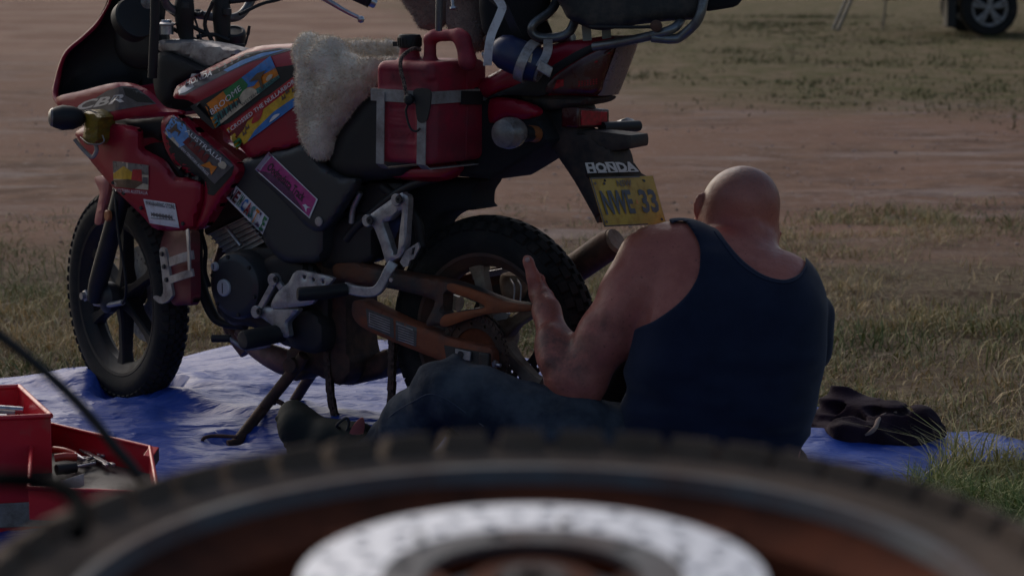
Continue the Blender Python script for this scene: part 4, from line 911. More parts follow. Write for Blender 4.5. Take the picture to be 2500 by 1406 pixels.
# exhaust
tube('exhaust_header', [B(548, 600, -.02), B(530, 680, -.02), B(560, 800, -.02), B(600, 862, -.02)], .018, 'exh', BIKE)
tube('exhaust_pipe', [B(585, 806, .03), B(618, 846, .03), B(668, 872, .02), B(712, 888, 0), B(770, 898, -.02)], [.018, .024, .034, .036, .03], 'exh', BIKE, seg=16)
panel('exhaust_chamber', [(790, 850), (850, 872), (860, 884), (900, 872), (946, 852), (955, 890), (940, 915), (900, 930), (850, 940), (800, 928), (760, 905), (740, 880)], -.02, 'rustd', BIKE, thick=.10, bulge=.025)
tube('exhaust_link_pipe', [B(950, 890, -.05), B(1050, 860, -.10), B(1200, 760, -.13), B(1320, 700, -.15)], .019, 'rustd', BIKE)
tube('silencer', [B(1352, 690, -.15), B(1372, 678, -.15), B(1490, 596, -.15), B(1500, 590, -.15)], [.026, .038, .039, .035], 'rustd', BIKE, smooth=False, seg=24)
tube('silencer_cap', [B(1492, 595, -.15), B(1506, 585, -.15)], [.036, .031], 'hub', BIKE, smooth=False, seg=24)
# ---- foot peg plates
hp = panel('rider_peg_plate', [(724, 661), (768, 668), (811, 678), (806, 690), (770, 732), (757, 744), (712, 750), (664, 752), (668, 728), (686, 704), (704, 690)], .17, 'alu', BIKE, thick=.012, bulge=.003, rpx=6, holes=[[(740, 672), (743, 671), (747, 675), (746, 681), (742, 681), (739, 677)], [(762, 678), (765, 677), (769, 681), (768, 687), (764, 687), (761, 683)], [(786, 684), (789, 683), (792, 687), (791, 693), (788, 693), (785, 689)]], nn=3)
panel('lower_peg_arm', [(624, 752), (634, 748), (680, 752), (728, 754), (716, 772), (702, 790), (706, 820), (690, 822), (672, 800), (648, 782), (626, 766)], .165, 'alu', BIKE, thick=.018, bulge=.006, rpx=8, nn=3)
for (x0, y0, x1, y1) in ((675, 682, 636, 754), (675, 682, 690, 705)): tube('peg_arm', [B(x0, y0, .165), B(x1, y1, .165)], .01, 'alu', BIKE, flat=(.018, .014, HD), smooth=False, bevel=.003)
for (x, y) in ((675, 682), (634, 760)):
    lathe('mounting_boss', B(x, y, .16), NL, [(0, .017), (.016, .017), (.018, .015), (.018, 0)], 'alu', BIKE, cap=False); lathe('bolt', B(x, y, .178), NL, [(0, .010), (.004, .009), (.004, .004), (0.001, .004), (0.001, 0)], 'dark', BIKE, seg=14, cap=False)
tube('foot_peg', [B(592, 831, .27), B(596, 830, .265), B(640, 822, .20), B(690, 812, .15)], [.022, .026, .026, .024], 'black', BIKE, seg=18, smooth=False)
tube('peg_mount', [B(690, 812, .15), B(705, 800, .11)], .017, 'alu', BIKE, smooth=False)
tube('shift_lever', [B(518, 826, .22), B(562, 826, .20)], .0105, 'black', BIKE, smooth=False); tube('shift_rod', [B(560, 826, .20), B(600, 850, .18), B(660, 842, .14)], .006, 'alu', BIKE)
panel('stand_bracket', [(700, 775), (760, 760), (790, 800), (780, 860), (720, 850), (700, 820)], .12, 'eng', BIKE, thick=.05, bulge=.01)
tube('foot_peg', [B(726, 718, .28), B(732, 718, .275), B(790, 714, .22), B(846, 706, .17)], [.015, .0185, .0185, .017], 'black', BIKE, seg=16, smooth=False, label='black passenger foot peg')
tube('passenger_peg_arm', [B(842, 700, .17), B(872, 710, .165), B(912, 712, .16), B(932, 696, .155), B(950, 660, .15), B(962, 640, .14)], .01, 'alu', BIKE, flat=(.026, .016, (UP + HD * .3)), n=4, bevel=.003)
panel('passenger_peg_plate', [(974, 474), (985, 474), (997, 485), (994, 540), (990, 600), (978, 625), (966, 632), (944, 642), (930, 600), (912, 555), (898, 545), (897, 532), (904, 524)], .15, 'alu', BIKE, thick=.02, bulge=.004, rpx=5, holes=[[(980, 512), (976, 560), (970, 618), (960, 616), (948, 580), (936, 544), (952, 538)]], nn=3)
for (x, y) in ((975, 487), (904, 538)):
    lathe('mounting_boss', B(x, y, .146), NL, [(0, .016), (.014, .016), (.016, .014), (.016, 0)], 'alu', BIKE, cap=False); lathe('bolt', B(x, y, .162), NL, [(0, .011), (.004, .010), (.004, .004), (.001, .004), (.001, 0)], 'dark', BIKE, seg=14, cap=False)
panel('brake_hose_tab', [(976, 640), (990, 612), (1020, 592), (1024, 604), (1010, 632), (1000, 636), (996, 650), (985, 652)], .145, 'alu', BIKE, thick=.006, holes=[[(1006, 606), (1014, 603), (1010, 622), (1004, 622)]], smooth=False)
lathe('bolt', B(957, 683, .155), NL, [(0, .007), (.005, .006), (.005, 0)], 'steel', BIKE, seg=6, cap=False)

# ---- swingarm
panel('swingarm_upper', [(815, 642), (860, 636), (900, 648), (960, 662), (1040, 676), (1090, 684), (1150, 704), (1230, 734), (1290, 744), (1302, 752), (1296, 760), (1200, 766), (1140, 782), (1086, 800), (1070, 795), (1040, 792), (1060, 745), (1050, 728), (960, 706), (900, 698), (850, 690), (818, 680)], .095, 'arm', BIKE, thick=.035, bulge=.008, rpx=10,
      holes=[[(1094, 714), (1150, 733), (1180, 749), (1130, 757), (1088, 766), (1086, 740)]], key='sau', nn=4)
panel('chain_guard', [(1098, 692), (1150, 706), (1230, 735), (1288, 745), (1300, 752), (1294, 759), (1200, 765), (1140, 780), (1090, 797), (1074, 790), (1084, 770), (1130, 760), (1184, 750), (1150, 730), (1096, 710)], .103, 'rusto', BIKE, thick=.01, bulge=.004, rpx=6)
lo = panel('swingarm_lower', [(862, 737), (884, 734), (900, 740), (980, 780), (1040, 803), (1100, 826), (1160, 842), (1196, 850), (1206, 872), (1202, 916), (1165, 906), (1120, 897), (1040, 866), (940, 826), (880, 796), (860, 768)], .10, 'rust', BIKE, thick=.04, bulge=.006, rpx=10, key='sal')
s = Sheet([(0, 0), (2500, 0), (2500, 1406), (0, 1406)], lambda x, y, e=.001: hit(x, y, ['sal'], e, .11))
s.poly(pp([(893, 752), (960, 778), (962, 826), (898, 798)]), 'p_label'); s.poly(pp([(901, 762), (903, 763), (903, 790), (901, 789)]), 'alu'); s.build('warning_label', lo); s = Sheet([(0, 0), (2500, 0), (2500, 1406), (0, 1406)], lambda x, y, e=.001: hit(x, y, ['sal'], e, .11)); s.poly(pp([(966, 782), (1018, 800), (1016, 846), (966, 830)]), 'p_label'); s.poly(pp([(968, 788), (1008, 803), (1008, 807), (968, 792)]), 'strap')
for i in range(6):
    y = 762 + i * 6; s.lay = 4; s.poly(pp([(972, y + 36), (1010, y + 49), (1010, y + 51), (972, y + 38)]), 'alu')
s.build('warning_label', lo)
s = Sheet([(0, 0), (2500, 0), (2500, 1406), (0, 1406)], lambda x, y, e=.001: hit(x, y, ['sal'], e, .11)); s.poly(pp([(1084, 842), (1190, 862), (1190, 905), (1120, 892), (1090, 880)]), 'arm'); s.poly(pp([(1151, 893), (1164, 896), (1164, 905), (1151, 903)]), 'p_orange'); s.build('end_plate', lo)
s = Sheet([(0, 0), (2500, 0), (2500, 1406), (0, 1406)], lambda x, y, e=.001: hit(x, y, ['sal'], e, .11))
for i in range(6):
    y = 762 + i * 6; s.lay = 4; s.poly(pp([(900, y), (952, y + 20), (952, y + 22), (900, y + 2)]), 'alu')
s.build('label_print', lo)
tube('axle_slot', [B(1112, 862, .112), B(1150, 870, .112)], .01, 'alu', BIKE, flat=(.024, .006, UP), smooth=False, bevel=.002)
lathe('slot_hole', B(1126, 865, .113), NL, [(0, .009), (.004, .009), (.004, 0)], 'ink', BIKE, seg=16, cap=False)
box('axle_adjuster', B(1192, 884, .095), HD * .016, UP * .026, NL * .02, 'arm', BIKE, bevel=.004); tube('adjuster_bolt', [B(1196, 886, .10), B(1222, 892, .10)], .005, 'steel', BIKE, smooth=False); lathe('nut', B(1206, 888, .10), -HD, [(0, .010), (.008, .010), (.008, 0)], 'steel', BIKE, seg=6, cap=False)
# right-hand swingarm and mudguard stay seen through the rim
tube('swingarm_right', [B(1010, 705, -.11), B(1150, 690, -.11), B(1290, 658, -.11)], .01, 'arm', BIKE, flat=(.05, .03, UP), smooth=False, bevel=.004)
tube('brake_stay', [B(1155, 676, -.09), B(1220, 664, -.09), B(1290, 652, -.09)], .01, 'steel', BIKE, flat=(.016, .01, UP), smooth=False, bevel=.002)
# ---- rear wheel
RC = BO + UP * .3135
rwh = cast_wheel(RC, NL, .312, .052, .052, KROWS, 42, .009, ['tyre', 'rimd', 'hub'], BIKE, .214, 5, .017, ph0=.42, spoke_m='hub', hubr=.05, hubw=.055)
ring('brake_disc', RC, NL, .085, .13, .004, 'dark', rwh, holes=[(.100, 20, 0), (.116, 20, .5)], off=-.07, hr=.0042)
lathe('sprocket_carrier', RC + NL * .05, NL, [(-.01, .062), (.012, .062), (.016, .055), (.016, .02), (.0, .02)], 'hub', rwh, cap=False)
sc = B(1163, 868, .075)
spk = ring('sprocket', sc, NL, .07, .094, .006, 'rustd', BIKE, holes=[(.082, 12, 0)], hr=.004)
for k in range(40):
    t = 2 * math.pi * k / 40; rd = HD * math.cos(t) + UP * math.sin(t); tg = NL.cross(rd)
    mk('sprocket_tooth', *box_geo(sc + rd * .0975, rd * .005, tg * .0035, NL * .0028), 'rustd', spk, smooth=0)
lathe('sprocket_hub', sc - NL * .01, NL, [(-.01, .072), (.008, .072), (.008, .03), (-.01, .03)], 'rimo', BIKE, cap=False)
panel('brake_caliper', [(1222, 672), (1260, 664), (1284, 672), (1280, 720), (1250, 740), (1226, 722)], -.06, 'hub', BIKE, thick=.05, bulge=.012)
for x in (1246, 1262): tube('brake_wire', [B(x, 680, -.05), B(x + 10, 700, -.03), B(x + 8, 735, -.02)], .0022, 'alu', BIKE)
panel('hub_bracket', [(1205, 770), (1240, 764), (1232, 785), (1212, 790)], .02, 'disc', BIKE, thick=.01)
tube('axle_spacer', [B(1098, 735, 0), B(1122, 742, 0)], .02, 'p_cream', BIKE, smooth=False, seg=18)
# ---- chain: strands hang below, each link a piece of the chain
def chain(path, n, parent):
    P = cr(path, 12); D = [0]
    for i in range(1, len(P)): D.append(D[-1] + np.linalg.norm(P[i] - P[i - 1]))
    ch = None
    for k in range(n):
        d0, d1 = D[-1] * k / n, D[-1] * (k + 1) / n
        a = Vector([np.interp(d0, D, [p[j] for p in P]) for j in range(3)]); b = Vector([np.interp(d1, D, [p[j] for p in P]) for j in range(3)])
        t = (b - a).normalized(); side = NL if abs(t.dot(NL)) < .9 else HD; w = t.cross(side).normalized(); mid = (a + b) / 2; e = (b - a).length / 2; off = .0055 if k % 2 else .0035
        mb = MB()
        for sgn in (-1, 1):
            c = mid + side * off * sgn; V = []; 
            for x in range(12):
                q = 2 * math.pi * x / 12; cx = math.cos(q); sx = math.sin(q); V.append(c + t * (e * (.8 if cx > 0 else -.8) + cx * .009) + w * (sx * .0105))
            V += [v + side * .0016 * sgn for v in V]; F = [list(range(12)), list(range(12, 24))[::-1]] + [[i, (i + 1) % 12, 12 + (i + 1) % 12, 12 + i] for i in range(12)]
            mb.add(V, F)
        v, f = lathe_geo(a, side, [(-.009, .006), (.009, .006)], 8); mb.add(v, f)
        if ch is None: ch = mb.build('drive_chain', 'chain', parent, smooth=30); ch['label'] = 'greasy drive chain hanging loose below the engine'
        else: mb.build('chain_link', 'chain', ch, smooth=30)
    return ch
chain([B(790, 800, .07), B(798, 850, .07), B(803, 910, .07), B(809, 975, .07), B(822, 1030, .07), B(828, 1062, .09)], 14, BIKE)
chain([B(960, 800, .07), B(958, 850, .07), B(957, 920, .07), B(955, 985, .07), B(948, 1040, .07), B(940, 1080, .07)], 15, BIKE)
chain([sc + (HD * math.cos(t) + UP * math.sin(t)) * .10 for t in np.linspace(2.5, 0.2, 6)], 18, BIKE)
# ---- centre stand
g1 = G(556, 1098); g1b = loc(g1)[1]
tube('stand_leg', [B(742, 868, .10), B(722, 898, .10), B(640, 1000, .14), B(574, 1084, g1b * .95), g1 + UP * .012], [.016, .016, .0155, .015, .014], 'rustd', BIKE, seg=14, smooth=False)
tube('stand_foot_loop', [B(580, 1066, g1b), B(515, 1064, g1b + .03), B(494, 1076, g1b + .05), B(515, 1100, g1b + .04), B(556, 1104, g1b)], .005, 'rustd', BIKE, seg=8)
tube('stand_leg', [B(770, 900, -.05), B(744, 938, -.08), B(712, 990, -.12), B(650, 1075, -.16)], .015, 'rustd', BIKE, seg=14, smooth=False)
tube('stand_tab', [B(690, 985, .12), B(674, 978, .12), B(668, 984, .12)], .007, 'rustd', BIKE)
tube('stand_pivot', [B(706, 892, .13), B(760, 880, .02), B(800, 890, -.06)], .02, 'rustd', BIKE, smooth=False, seg=14)
panel('stand_crossplate', [(690, 905), (720, 850), (790, 838), (850, 860), (846, 912), (800, 924), (760, 912), (724, 930)], .05, 'rustd', BIKE, thick=.08, bulge=.012)

# ---- cockpit
def HB(px, py, Y): return W(px, py, Y)
ys = FC.y - .02
panel('top_clamp', [(384, 108), (396, 98), (440, 98), (505, 104), (560, 116), (592, 126), (572, 142), (520, 164), (505, 166), (470, 148), (430, 132), (392, 126)], 0.0, 'alu', BIKE, thick=.05, bulge=.012, rpx=10)
tube('handlebar', [HB(330, -90, ys - .12), HB(398, -40, ys - .10), HB(402, 0, ys - .08), HB(418, 22, ys - .06), HB(448, 30, ys - .04), HB(500, 39, ys), HB(545, 44, ys), HB(578, 42, ys + .03), HB(600, 24, ys + .05), HB(618, -8, ys + .07), HB(650, -60, ys + .10), HB(760, -70, ys + .16), HB(850, -20, ys + .2), HB(880, -2, ys + .22)], .0125, 'tube', BIKE, seg=14)
tube('handlebar_riser', [HB(452, -30, ys - .05), HB(450, 20, ys - .05), HB(452, 70, ys - .04), HB(458, 105, ys - .04)], [.02, .028, .024, .018], 'black', BIKE, seg=14)
tube('handlebar_riser', [HB(536, -30, ys), HB(540, 20, ys), HB(542, 70, ys), HB(545, 112, ys)], [.022, .026, .024, .02], 'black', BIKE, seg=14)
for (x, y, Y) in ((452, 12, ys - .07), (555, 28, ys - .03)): lathe('clamp_bolt', HB(x, y, Y), UP, [(-.01, .012), (.006, .012), (.008, .008), (.008, 0)], 'dark', BIKE, seg=10, cap=False)
lathe('clamp_ring', HB(484, 30, ys - .03), UP + Vector((0, -.4, 0)), [(-.008, .014), (0, .015), (.004, .012), (.003, .007), (0, .006)], 'dark', BIKE, cap=False)
lathe('fork_cap', HB(406, 58, ys - .05), UP, [(-.03, .02), (-.006, .02), (-.004, .027), (0, .027), (.004, .017), (.01, .014), (.01, 0)], 'steel', BIKE, cap=False)
lathe('fork_cap', HB(570, 82, ys + .02), UP + Vector((.1, -.5, 0)), [(-.03, .034), (0, .036), (.008, .033), (.010, .026), (.006, .022), (.006, 0)], 'dark', BIKE, cap=False)
lathe('ignition_switch', HB(498, 118, ys - .04), UP + Vector((0, -.4, 0)), [(-.01, .02), (.006, .018), (.01, .012), (.014, .010), (.014, 0)], 'steel', BIKE, cap=False)
tube('ignition_key', [HB(470, 112, ys - .05), HB(492, 108, ys - .06)], .006, 'steel', BIKE)
tube('wiring', [HB(475, 45, ys - .02), HB(485, 75, ys - .03), HB(492, 100, ys - .04)], .003, 'dark', BIKE)
for q in ([(405, 20), (460, 60), (520, 90)], [(520, 5), (500, 60), (520, 105)], [(560, 100), (520, 85), (480, 90)], [(420, 70), (470, 95), (540, 110), (598, 112)]):
    tube('control_cable', [HB(x, y, ys - .03) for x, y in q], .006, 'black', BIKE, seg=8)
tube('charger_cable', [HB(580, 118, ys), HB(597, 112, ys), HB(603, 95, ys), HB(607, 78, ys)], .003, 'black', BIKE); tube('charger_plug', [HB(605, 86, ys), HB(609, 64, ys)], [.005, .004], 'black', BIKE, smooth=False)
tube('mast', [HB(380, -80, ys - .2), HB(378, 60, ys - .2), HB(372, 190, ys - .18)], .013, 'black', BIKE, smooth=False)
lathe('instrument_dial', HB(330, 45, ys - .02), Vector((.6, -.7, .4)), [(-.06, .03), (-.03, .06), (0, .062), (.006, .058), (.004, .052), (.004, 0)], 'black', BIKE, cap=False)
lathe('mirror_lamp', HB(362, 4, ys - .1), Vector((.3, -.9, .1)), [(-.02, .01), (-.005, .02), (0, .021), (.001, .018), (.001, 0)], 'lens', BIKE, cap=False)
panel('steering_head', [(386, 130), (430, 136), (505, 168), (560, 148), (510, 166), (445, 204), (430, 214), (425, 268), (440, 272), (402, 262), (380, 232), (374, 180)], .02, 'black', BIKE, thick=.10, bulge=.015)
tube('control_cable', [HB(560, 5, ys), HB(640, -6, ys + .05), HB(700, -30, ys + .1)], .007, 'black', BIKE); tube('control_cable', [HB(585, 36, ys), HB(640, 10, ys + .05), HB(690, -4, ys + .1), HB(760, -40, ys + .14)], .005, 'black', BIKE)
tube('brake_lever', [HB(760, -22, ys + .1), HB(800, 2, ys + .1), HB(840, 26, ys + .1), HB(876, 44, ys + .1)], [.008, .008, .0065, .006], 'steel', BIKE, seg=10)
lathe('lever_ball', HB(881, 48, ys + .1), UP, [(-.011, 0), (-.008, .0078), (0, .011), (.008, .0078), (.011, 0)], 'steel', BIKE, cap=False, smooth=180)
tube('grip', [HB(830, -30, ys + .18), HB(900, 2, ys + .2), HB(903, 3, ys + .2)], [.019, .019, .021], 'black', BIKE, smooth=False, seg=16); tube('bar_end', [HB(903, 4, ys + .2), HB(916, 10, ys + .205)], [.016, .014], 'steel', BIKE, smooth=False)
# front left indicator wrapped in tape
i3 = B(160, 290, .26)
mk('front_indicator', *lathe_geo(i3 - NL * .03, NL + HD * .9 + UP * .06, [(-.03, .012), (-.022, .022), (0, .032), (.03, .035), (.052, .028), (.056, .026)], 18), 'black', BIKE, smooth=60)
lathe('indicator_lens', i3 - NL * .03 + (NL + HD * .9 + UP * .06).normalized() * .056, NL + HD * .9 + UP * .06, [(0, .026), (.006, .024), (.012, .014), (.013, 0)], 'lens', BIKE, cap=False)
tp = panel('yellow_tape_wrap', [(203, 275), (222, 270), (248, 282), (249, 300), (244, 330), (240, 350), (214, 354), (202, 340), (206, 310)], .2, 'yel', BIKE, thick=.05, bulge=.014, rpx=10, noise=lambda x, y: .003 * math.sin(x * .5) * math.cos(y * .4))
tube('string', [B(196, 335, .2), B(215, 350, .235), B(240, 353, .235), B(254, 345, .21), B(250, 330, .21)], .0018, 'strap', BIKE, seg=6)
tube('string', [B(196, 280, .2), B(215, 270, .23), B(236, 276, .22)], .0018, 'strap', BIKE, seg=6)
tube('indicator_bracket', [B(182, 340, .2), B(200, 362, .19), B(224, 384, .18), B(236, 368, .18), B(232, 350, .18)], .006, 'strap', BIKE, n=4)
# ---- luggage rack
tube('rack_tube', [W(1380, -60, 6.15), W(1360, 0, 6.15), W(1342, 30, 6.12), W(1304, 58, 6.1), W(1299, 78, 6.1), W(1318, 92, 6.1), W(1365, 91, 6.1), W(1392, 76, 6.1), W(1408, 40, 6.12), W(1425, 0, 6.15), W(1440, -50, 6.15)], .0115, 'tube', BIKE, seg=12)
tube('rack_tube', [W(1180, 138, 6.2), W(1250, 115, 6.18), W(1330, 98, 6.15), W(1400, 92, 6.1)], .011, 'steel', BIKE, seg=12)
tube('rack_tube', [W(1450, 115, 6.0), W(1524, 102, 5.95), W(1600, 85, 5.9), W(1650, 66, 5.9), W(1668, 30, 5.95), W(1670, -20, 6.0)], .011, 'tube', BIKE, seg=12)
tube('rack_tube', [W(1590, 92, 5.9), W(1640, 96, 5.9), W(1665, 88, 5.9), W(1702, 52, 5.88), W(1716, 10, 5.88), W(1722, -40, 5.9)], .0115, 'tube', BIKE, seg=12)
for x in (1430, 1478): tube('rack_leg', [W(x, 50, 6.05), W(x + 4, 100, 6.05)], .01, 'tube', BIKE, flat=(.022, .005, Vector((1, 0, 0))), smooth=False)
tube('rack_strut', [W(1195, -10, 6.0), W(1232, 20, 6.0), W(1265, 90, 6.05)], .01, 'dark', BIKE, flat=(.02, .005, Vector((1, 0, 0))), smooth=False)
tube('webbing_strap', [W(1195, -30, 5.93), W(1224, 12, 5.93), W(1222, 32, 5.93), W(1200, 84, 5.93), W(1193, 120, 5.93), W(1190, 160, 5.95)], .01, 'white', BIKE, flat=(.020, .003, Vector((1, 0, .25))), n=4)
tube('seat_post', [W(1074, -40, 6.0), W(1072, 20, 6.0), W(1071, 74, 6.02)], .0085, 'tube', BIKE, smooth=False)
lathe('bolt', W(1106, 18, 5.94), Vector((.1, -.3, -1)), [(-.03, .004), (0, .004), (0, .008), (.005, .008), (.005, 0)], 'steel', BIKE, cap=False)
# ================================================================== luggage on the bike
def fur_noise(x, y): return .008 * math.sin(x * .11 + 2 * math.sin(y * .07)) + .006 * math.sin(y * .16 + x * .05)
def fleece(name, prims, h, amp, m, label, cat, base, group=None, fur=0, fl=.012, cut=None):
    lo = np.min([np.minimum(p[0], p[2] if p[2] is not None else p[0]) - p[1] for p in prims], 0) - .05; hi = np.max([np.maximum(p[0], p[2] if p[2] is not None else p[0]) + p[1] for p in prims], 0) + .05
    f = Field(lo, hi, h)
    for p in prims: f.cap(p[0], p[1], p[2], p[3], k=.03)
    g = f.grid(); f.d += (vnoise(g, 22, 1) * amp + vnoise(g, 60, 2) * amp * .45 + vnoise(g, 130, 3) * amp * .25).astype(np.float32)
    V, F = f.mesh(0); o = mk(name, V, F, m, None, smooth=180, base=base); tag(o, label, cat, group)
    if fur:
        r = np.random.default_rng(9); Q = V[np.array(F)]; i = r.integers(0, len(F), fur); q = Q[i]; c = q.mean(1) + r.normal(0, h * .3, (fur, 3)); nr = np.cross(q[:, 1] - q[:, 0], q[:, 3] - q[:, 0]); nr /= np.maximum(np.linalg.norm(nr, axis=1), 1e-9)[:, None]
        cen = V.mean(0); d = nr * .7 + np.array([-.2, 0, -.6]) * .6 + r.normal(0, .35, (fur, 3)); d /= np.linalg.norm(d, axis=1)[:, None]; s = np.cross(d, r.normal(0, 1, (fur, 3))); s /= np.linalg.norm(s, axis=1)[:, None]
        L_ = fl * r.uniform(.5, 1.2, fur)[:, None]; W_ = fl * .13; VV = np.concatenate([c - s * W_ - nr * .002, c + s * W_ - nr * .002, c + d * L_], 1).reshape(-1, 3)
        mk('fur', VV, np.arange(fur * 3).reshape(-1, 3).tolist(), m, o, smooth=0)['kind'] = 'stuff'
    return o
def Bn(x, y, b): return np.array(B(x, y, b))
# sheepskin saddle cover: hangs over the seat, prims sweep from left flap over the top to the right flap
sk = []
flap = [(755, 120, 44), (800, 140, 50), (765, 200, 44), (765, 260, 42), (770, 320, 40), (785, 360, 32), (820, 200, 46), (860, 165, 26), (860, 205, 38), (905, 165, 22), (820, 265, 36), (850, 235, 30), (800, 310, 30), (893, 195, 24)]
for (x, y, r) in flap: sk.append((Bn(x, y, .13), r / 970 * .8, None, None))
for a, b_ in ((0, 2), (2, 3), (3, 4), (4, 5), (0, 1), (1, 6), (6, 8), (8, 13), (8, 11), (11, 10), (10, 12), (12, 5), (6, 10), (7, 9), (6, 3), (1, 7)):
    A_, B_ = flap[a], flap[b_]; sk.append((Bn(A_[0], A_[1], .135), A_[2] / 970 * .72, Bn(B_[0], B_[1], .135), B_[2] / 970 * .72))
for (x, y, r) in ((800, 140, 44), (860, 165, 24), (905, 160, 18), (755, 135, 36)):
    p = Bn(x, y, .12); q = p - np.array(NL) * .24; sk.append((p, r / 970 * .8, q, r / 970 * .8))
fleece('sheepskin_cover', sk, .0065, .006, 'fleece', 'cream sheepskin draped over the motorbike seat in front of the red can', 'sheepskin', B(820, 400, 0), fur=30000, fl=.008)
# brown fleece roll between rack and bike
fleece('fleece_pad', [(np.array(W(1020, -20, 6.3)), .045, np.array(W(1040, 40, 6.3)), .032), (np.array(W(1060, -20, 6.3)), .04, np.array(W(1065, 40, 6.3)), .03)], .006, .004, 'fleece2', 'brown fleece pad bulging left of the grey post behind the red can', 'fleece pad', W(1040, 60, 6.3), fur=5000, fl=.006)
fleece('fleece_pad', [(np.array(W(1130, -20, 6.28)), .05, np.array(W(1135, 50, 6.28)), .04), (np.array(W(1135, 50, 6.28)), .04, np.array(W(1152, 100, 6.25)), .028), (np.array(W(1160, -20, 6.3)), .04, np.array(W(1165, 95, 6.3)), .03)], .006, .004, 'fleece2', 'larger brown fleece pad above the handle of the red can', 'fleece pad', W(1140, 110, 6.3), fur=6000, fl=.006)
# jerrycan ------------------------------------------------------------
def jerry():
    c0 = B(912, 400, .31); a1 = loc(B(914, 300, .31))[0]; a0 = loc(B(1052, 300, .31))[0]; zt = loc(B(1000, 152, .31))[2]; zb = loc(B(1000, 402, .31))[2]
    b1 = .31; b0 = .075; cen = L((a0 + a1) / 2, (b0 + b1) / 2, (zt + zb) / 2); half = ((a1 - a0) / 2, (b1 - b0) / 2, (zt - zb) / 2)
    rot = np.array([list(HD), list(NL), list(UP)]).T
    f = Field(np.array(cen) - .26, np.array(cen) + .28, .0042)
    # near-shoulder slopes: body plus a raised shoulder block under the handle
    f.rbox(cen - UP * .0, (half[0], half[1], half[2]), .022, rot, k=.004)
    hc = L(a0 + .055, (b0 + b1) / 2 + .015, zt)
    # upright handle loop over the rear half
    
    p = lambda x, y: np.array(B(x, y, (b0 + b1) / 2 + .02))
    f.cap(p(1050, 140), .016, p(1050, 96), .0145, k=.014); f.cap(p(1050, 96), .0145, p(1062, 88), .0145, k=.01); f.cap(p(1062, 88), .0145, p(1118, 86), .015, k=.01); f.cap(p(1118, 86), .015, p(1130, 98), .0165, k=.01); f.cap(p(1130, 98), .0165, p(1142, 150), .024, k=.02)
    # neck
    f.cap(p(1000, 150), .028, p(1000, 112), .023, k=.012)
    # sunken panels on the left face
    def cutb(x0, y0, x1, y1, dep):
        c = B((x0 + x1) / 2, (y0 + y1) / 2, b1); hw = abs(loc(B(x0, y0, b1))[0] - loc(B(x1, y0, b1))[0]) / 2; hh_ = (loc(B(x0, y0, b1))[2] - loc(B(x0, y1, b1))[2]) / 2
        f.rbox(c + NL * (.02 - dep), (hw, .02, hh_), .004, rot, k=.003, cut=True)
    cutb(926, 172, 1046, 216, .004); cutb(948, 262, 1014, 348, .004); cutb(948, 354, 1014, 392, .003)
    for i in range(6): f.cap(np.array(B(950, 270 + i * 7, b1 - .003)), .0026, np.array(B(990, 270 + i * 7, b1 - .003)), .0026, k=.002)
    # vertical grooves on the rear side (corner chamfer)
    f.rbox(L(a0, b1, (zt + zb) / 2 - .02), (.016, .016, .10), .002, rot @ np.array([[.707, -.707, 0], [.707, .707, 0], [0, 0, 1]]), k=.01, cut=True)
    V, F = f.mesh(1); base = L((a0 + a1) / 2, (b0 + b1) / 2, zb)
    T = thing('fuel_can', 'red plastic jerrycan strapped to the side of the motorbike behind the sheepskin', 'jerrycan', base)
    can = mk('can_body', V, F, 'redp', T, smooth=180)
    tx, tf = text_mesh('DRAGO', .03)
    def face(x, y, e): return B(x, y, b1 - .004) + NL * e
    mk('embossed_text', on_quad(tx, [(946, 322), (1008, 320), (1008, 338), (946, 340)], lambda x, y: B(x, y, b1 - .0025)), [list(q) for q in tf], 'redp', T, smooth=0)
    tx, tf = text_mesh('FUEL', .03); mk('embossed_text', on_quad(tx, [(950, 182), (985, 181), (985, 204), (950, 205)], lambda x, y: B(x, y, b1 - .0032)), [list(q) for q in tf], 'redp', T, smooth=0)
    tube('mould_seam', [A(1139, 118, a0 + .02), A(1140, 160, a0 - .001), A(1140, 280, a0 - .001), A(1137, 385, a0 - .001)], .0016, 'redp', T, seg=6, smooth=False)
    cp = lathe('cap', B(1000, 113, (b0 + b1) / 2 + .02), UP, [(-.004, .0275), (.0, .029), (.022, .029), (.028, .026), (.029, .020), (.027, .018), (.027, 0)], 'black', T, cap=False)
    for k in range(20):
        t = k * math.pi / 10; d = Vector((math.cos(t), math.sin(t), 0)); mk('cap_rib', *box_geo(B(1000, 103, (b0 + b1) / 2 + .02) + d * .029, d * .0018, d.cross(UP) * .0016, UP * .010), 'black', cp, smooth=0)
    tube('cap_tab', [B(972, 108, (b0 + b1) / 2 + .02), B(960, 108, (b0 + b1) / 2 + .02)], .004, 'black', T, flat=(.012, .005, HD), smooth=False)
    return a0, a1, b0, b1, zt, zb
ja0, ja1, jb0, jb1, jzt, jzb = jerry()
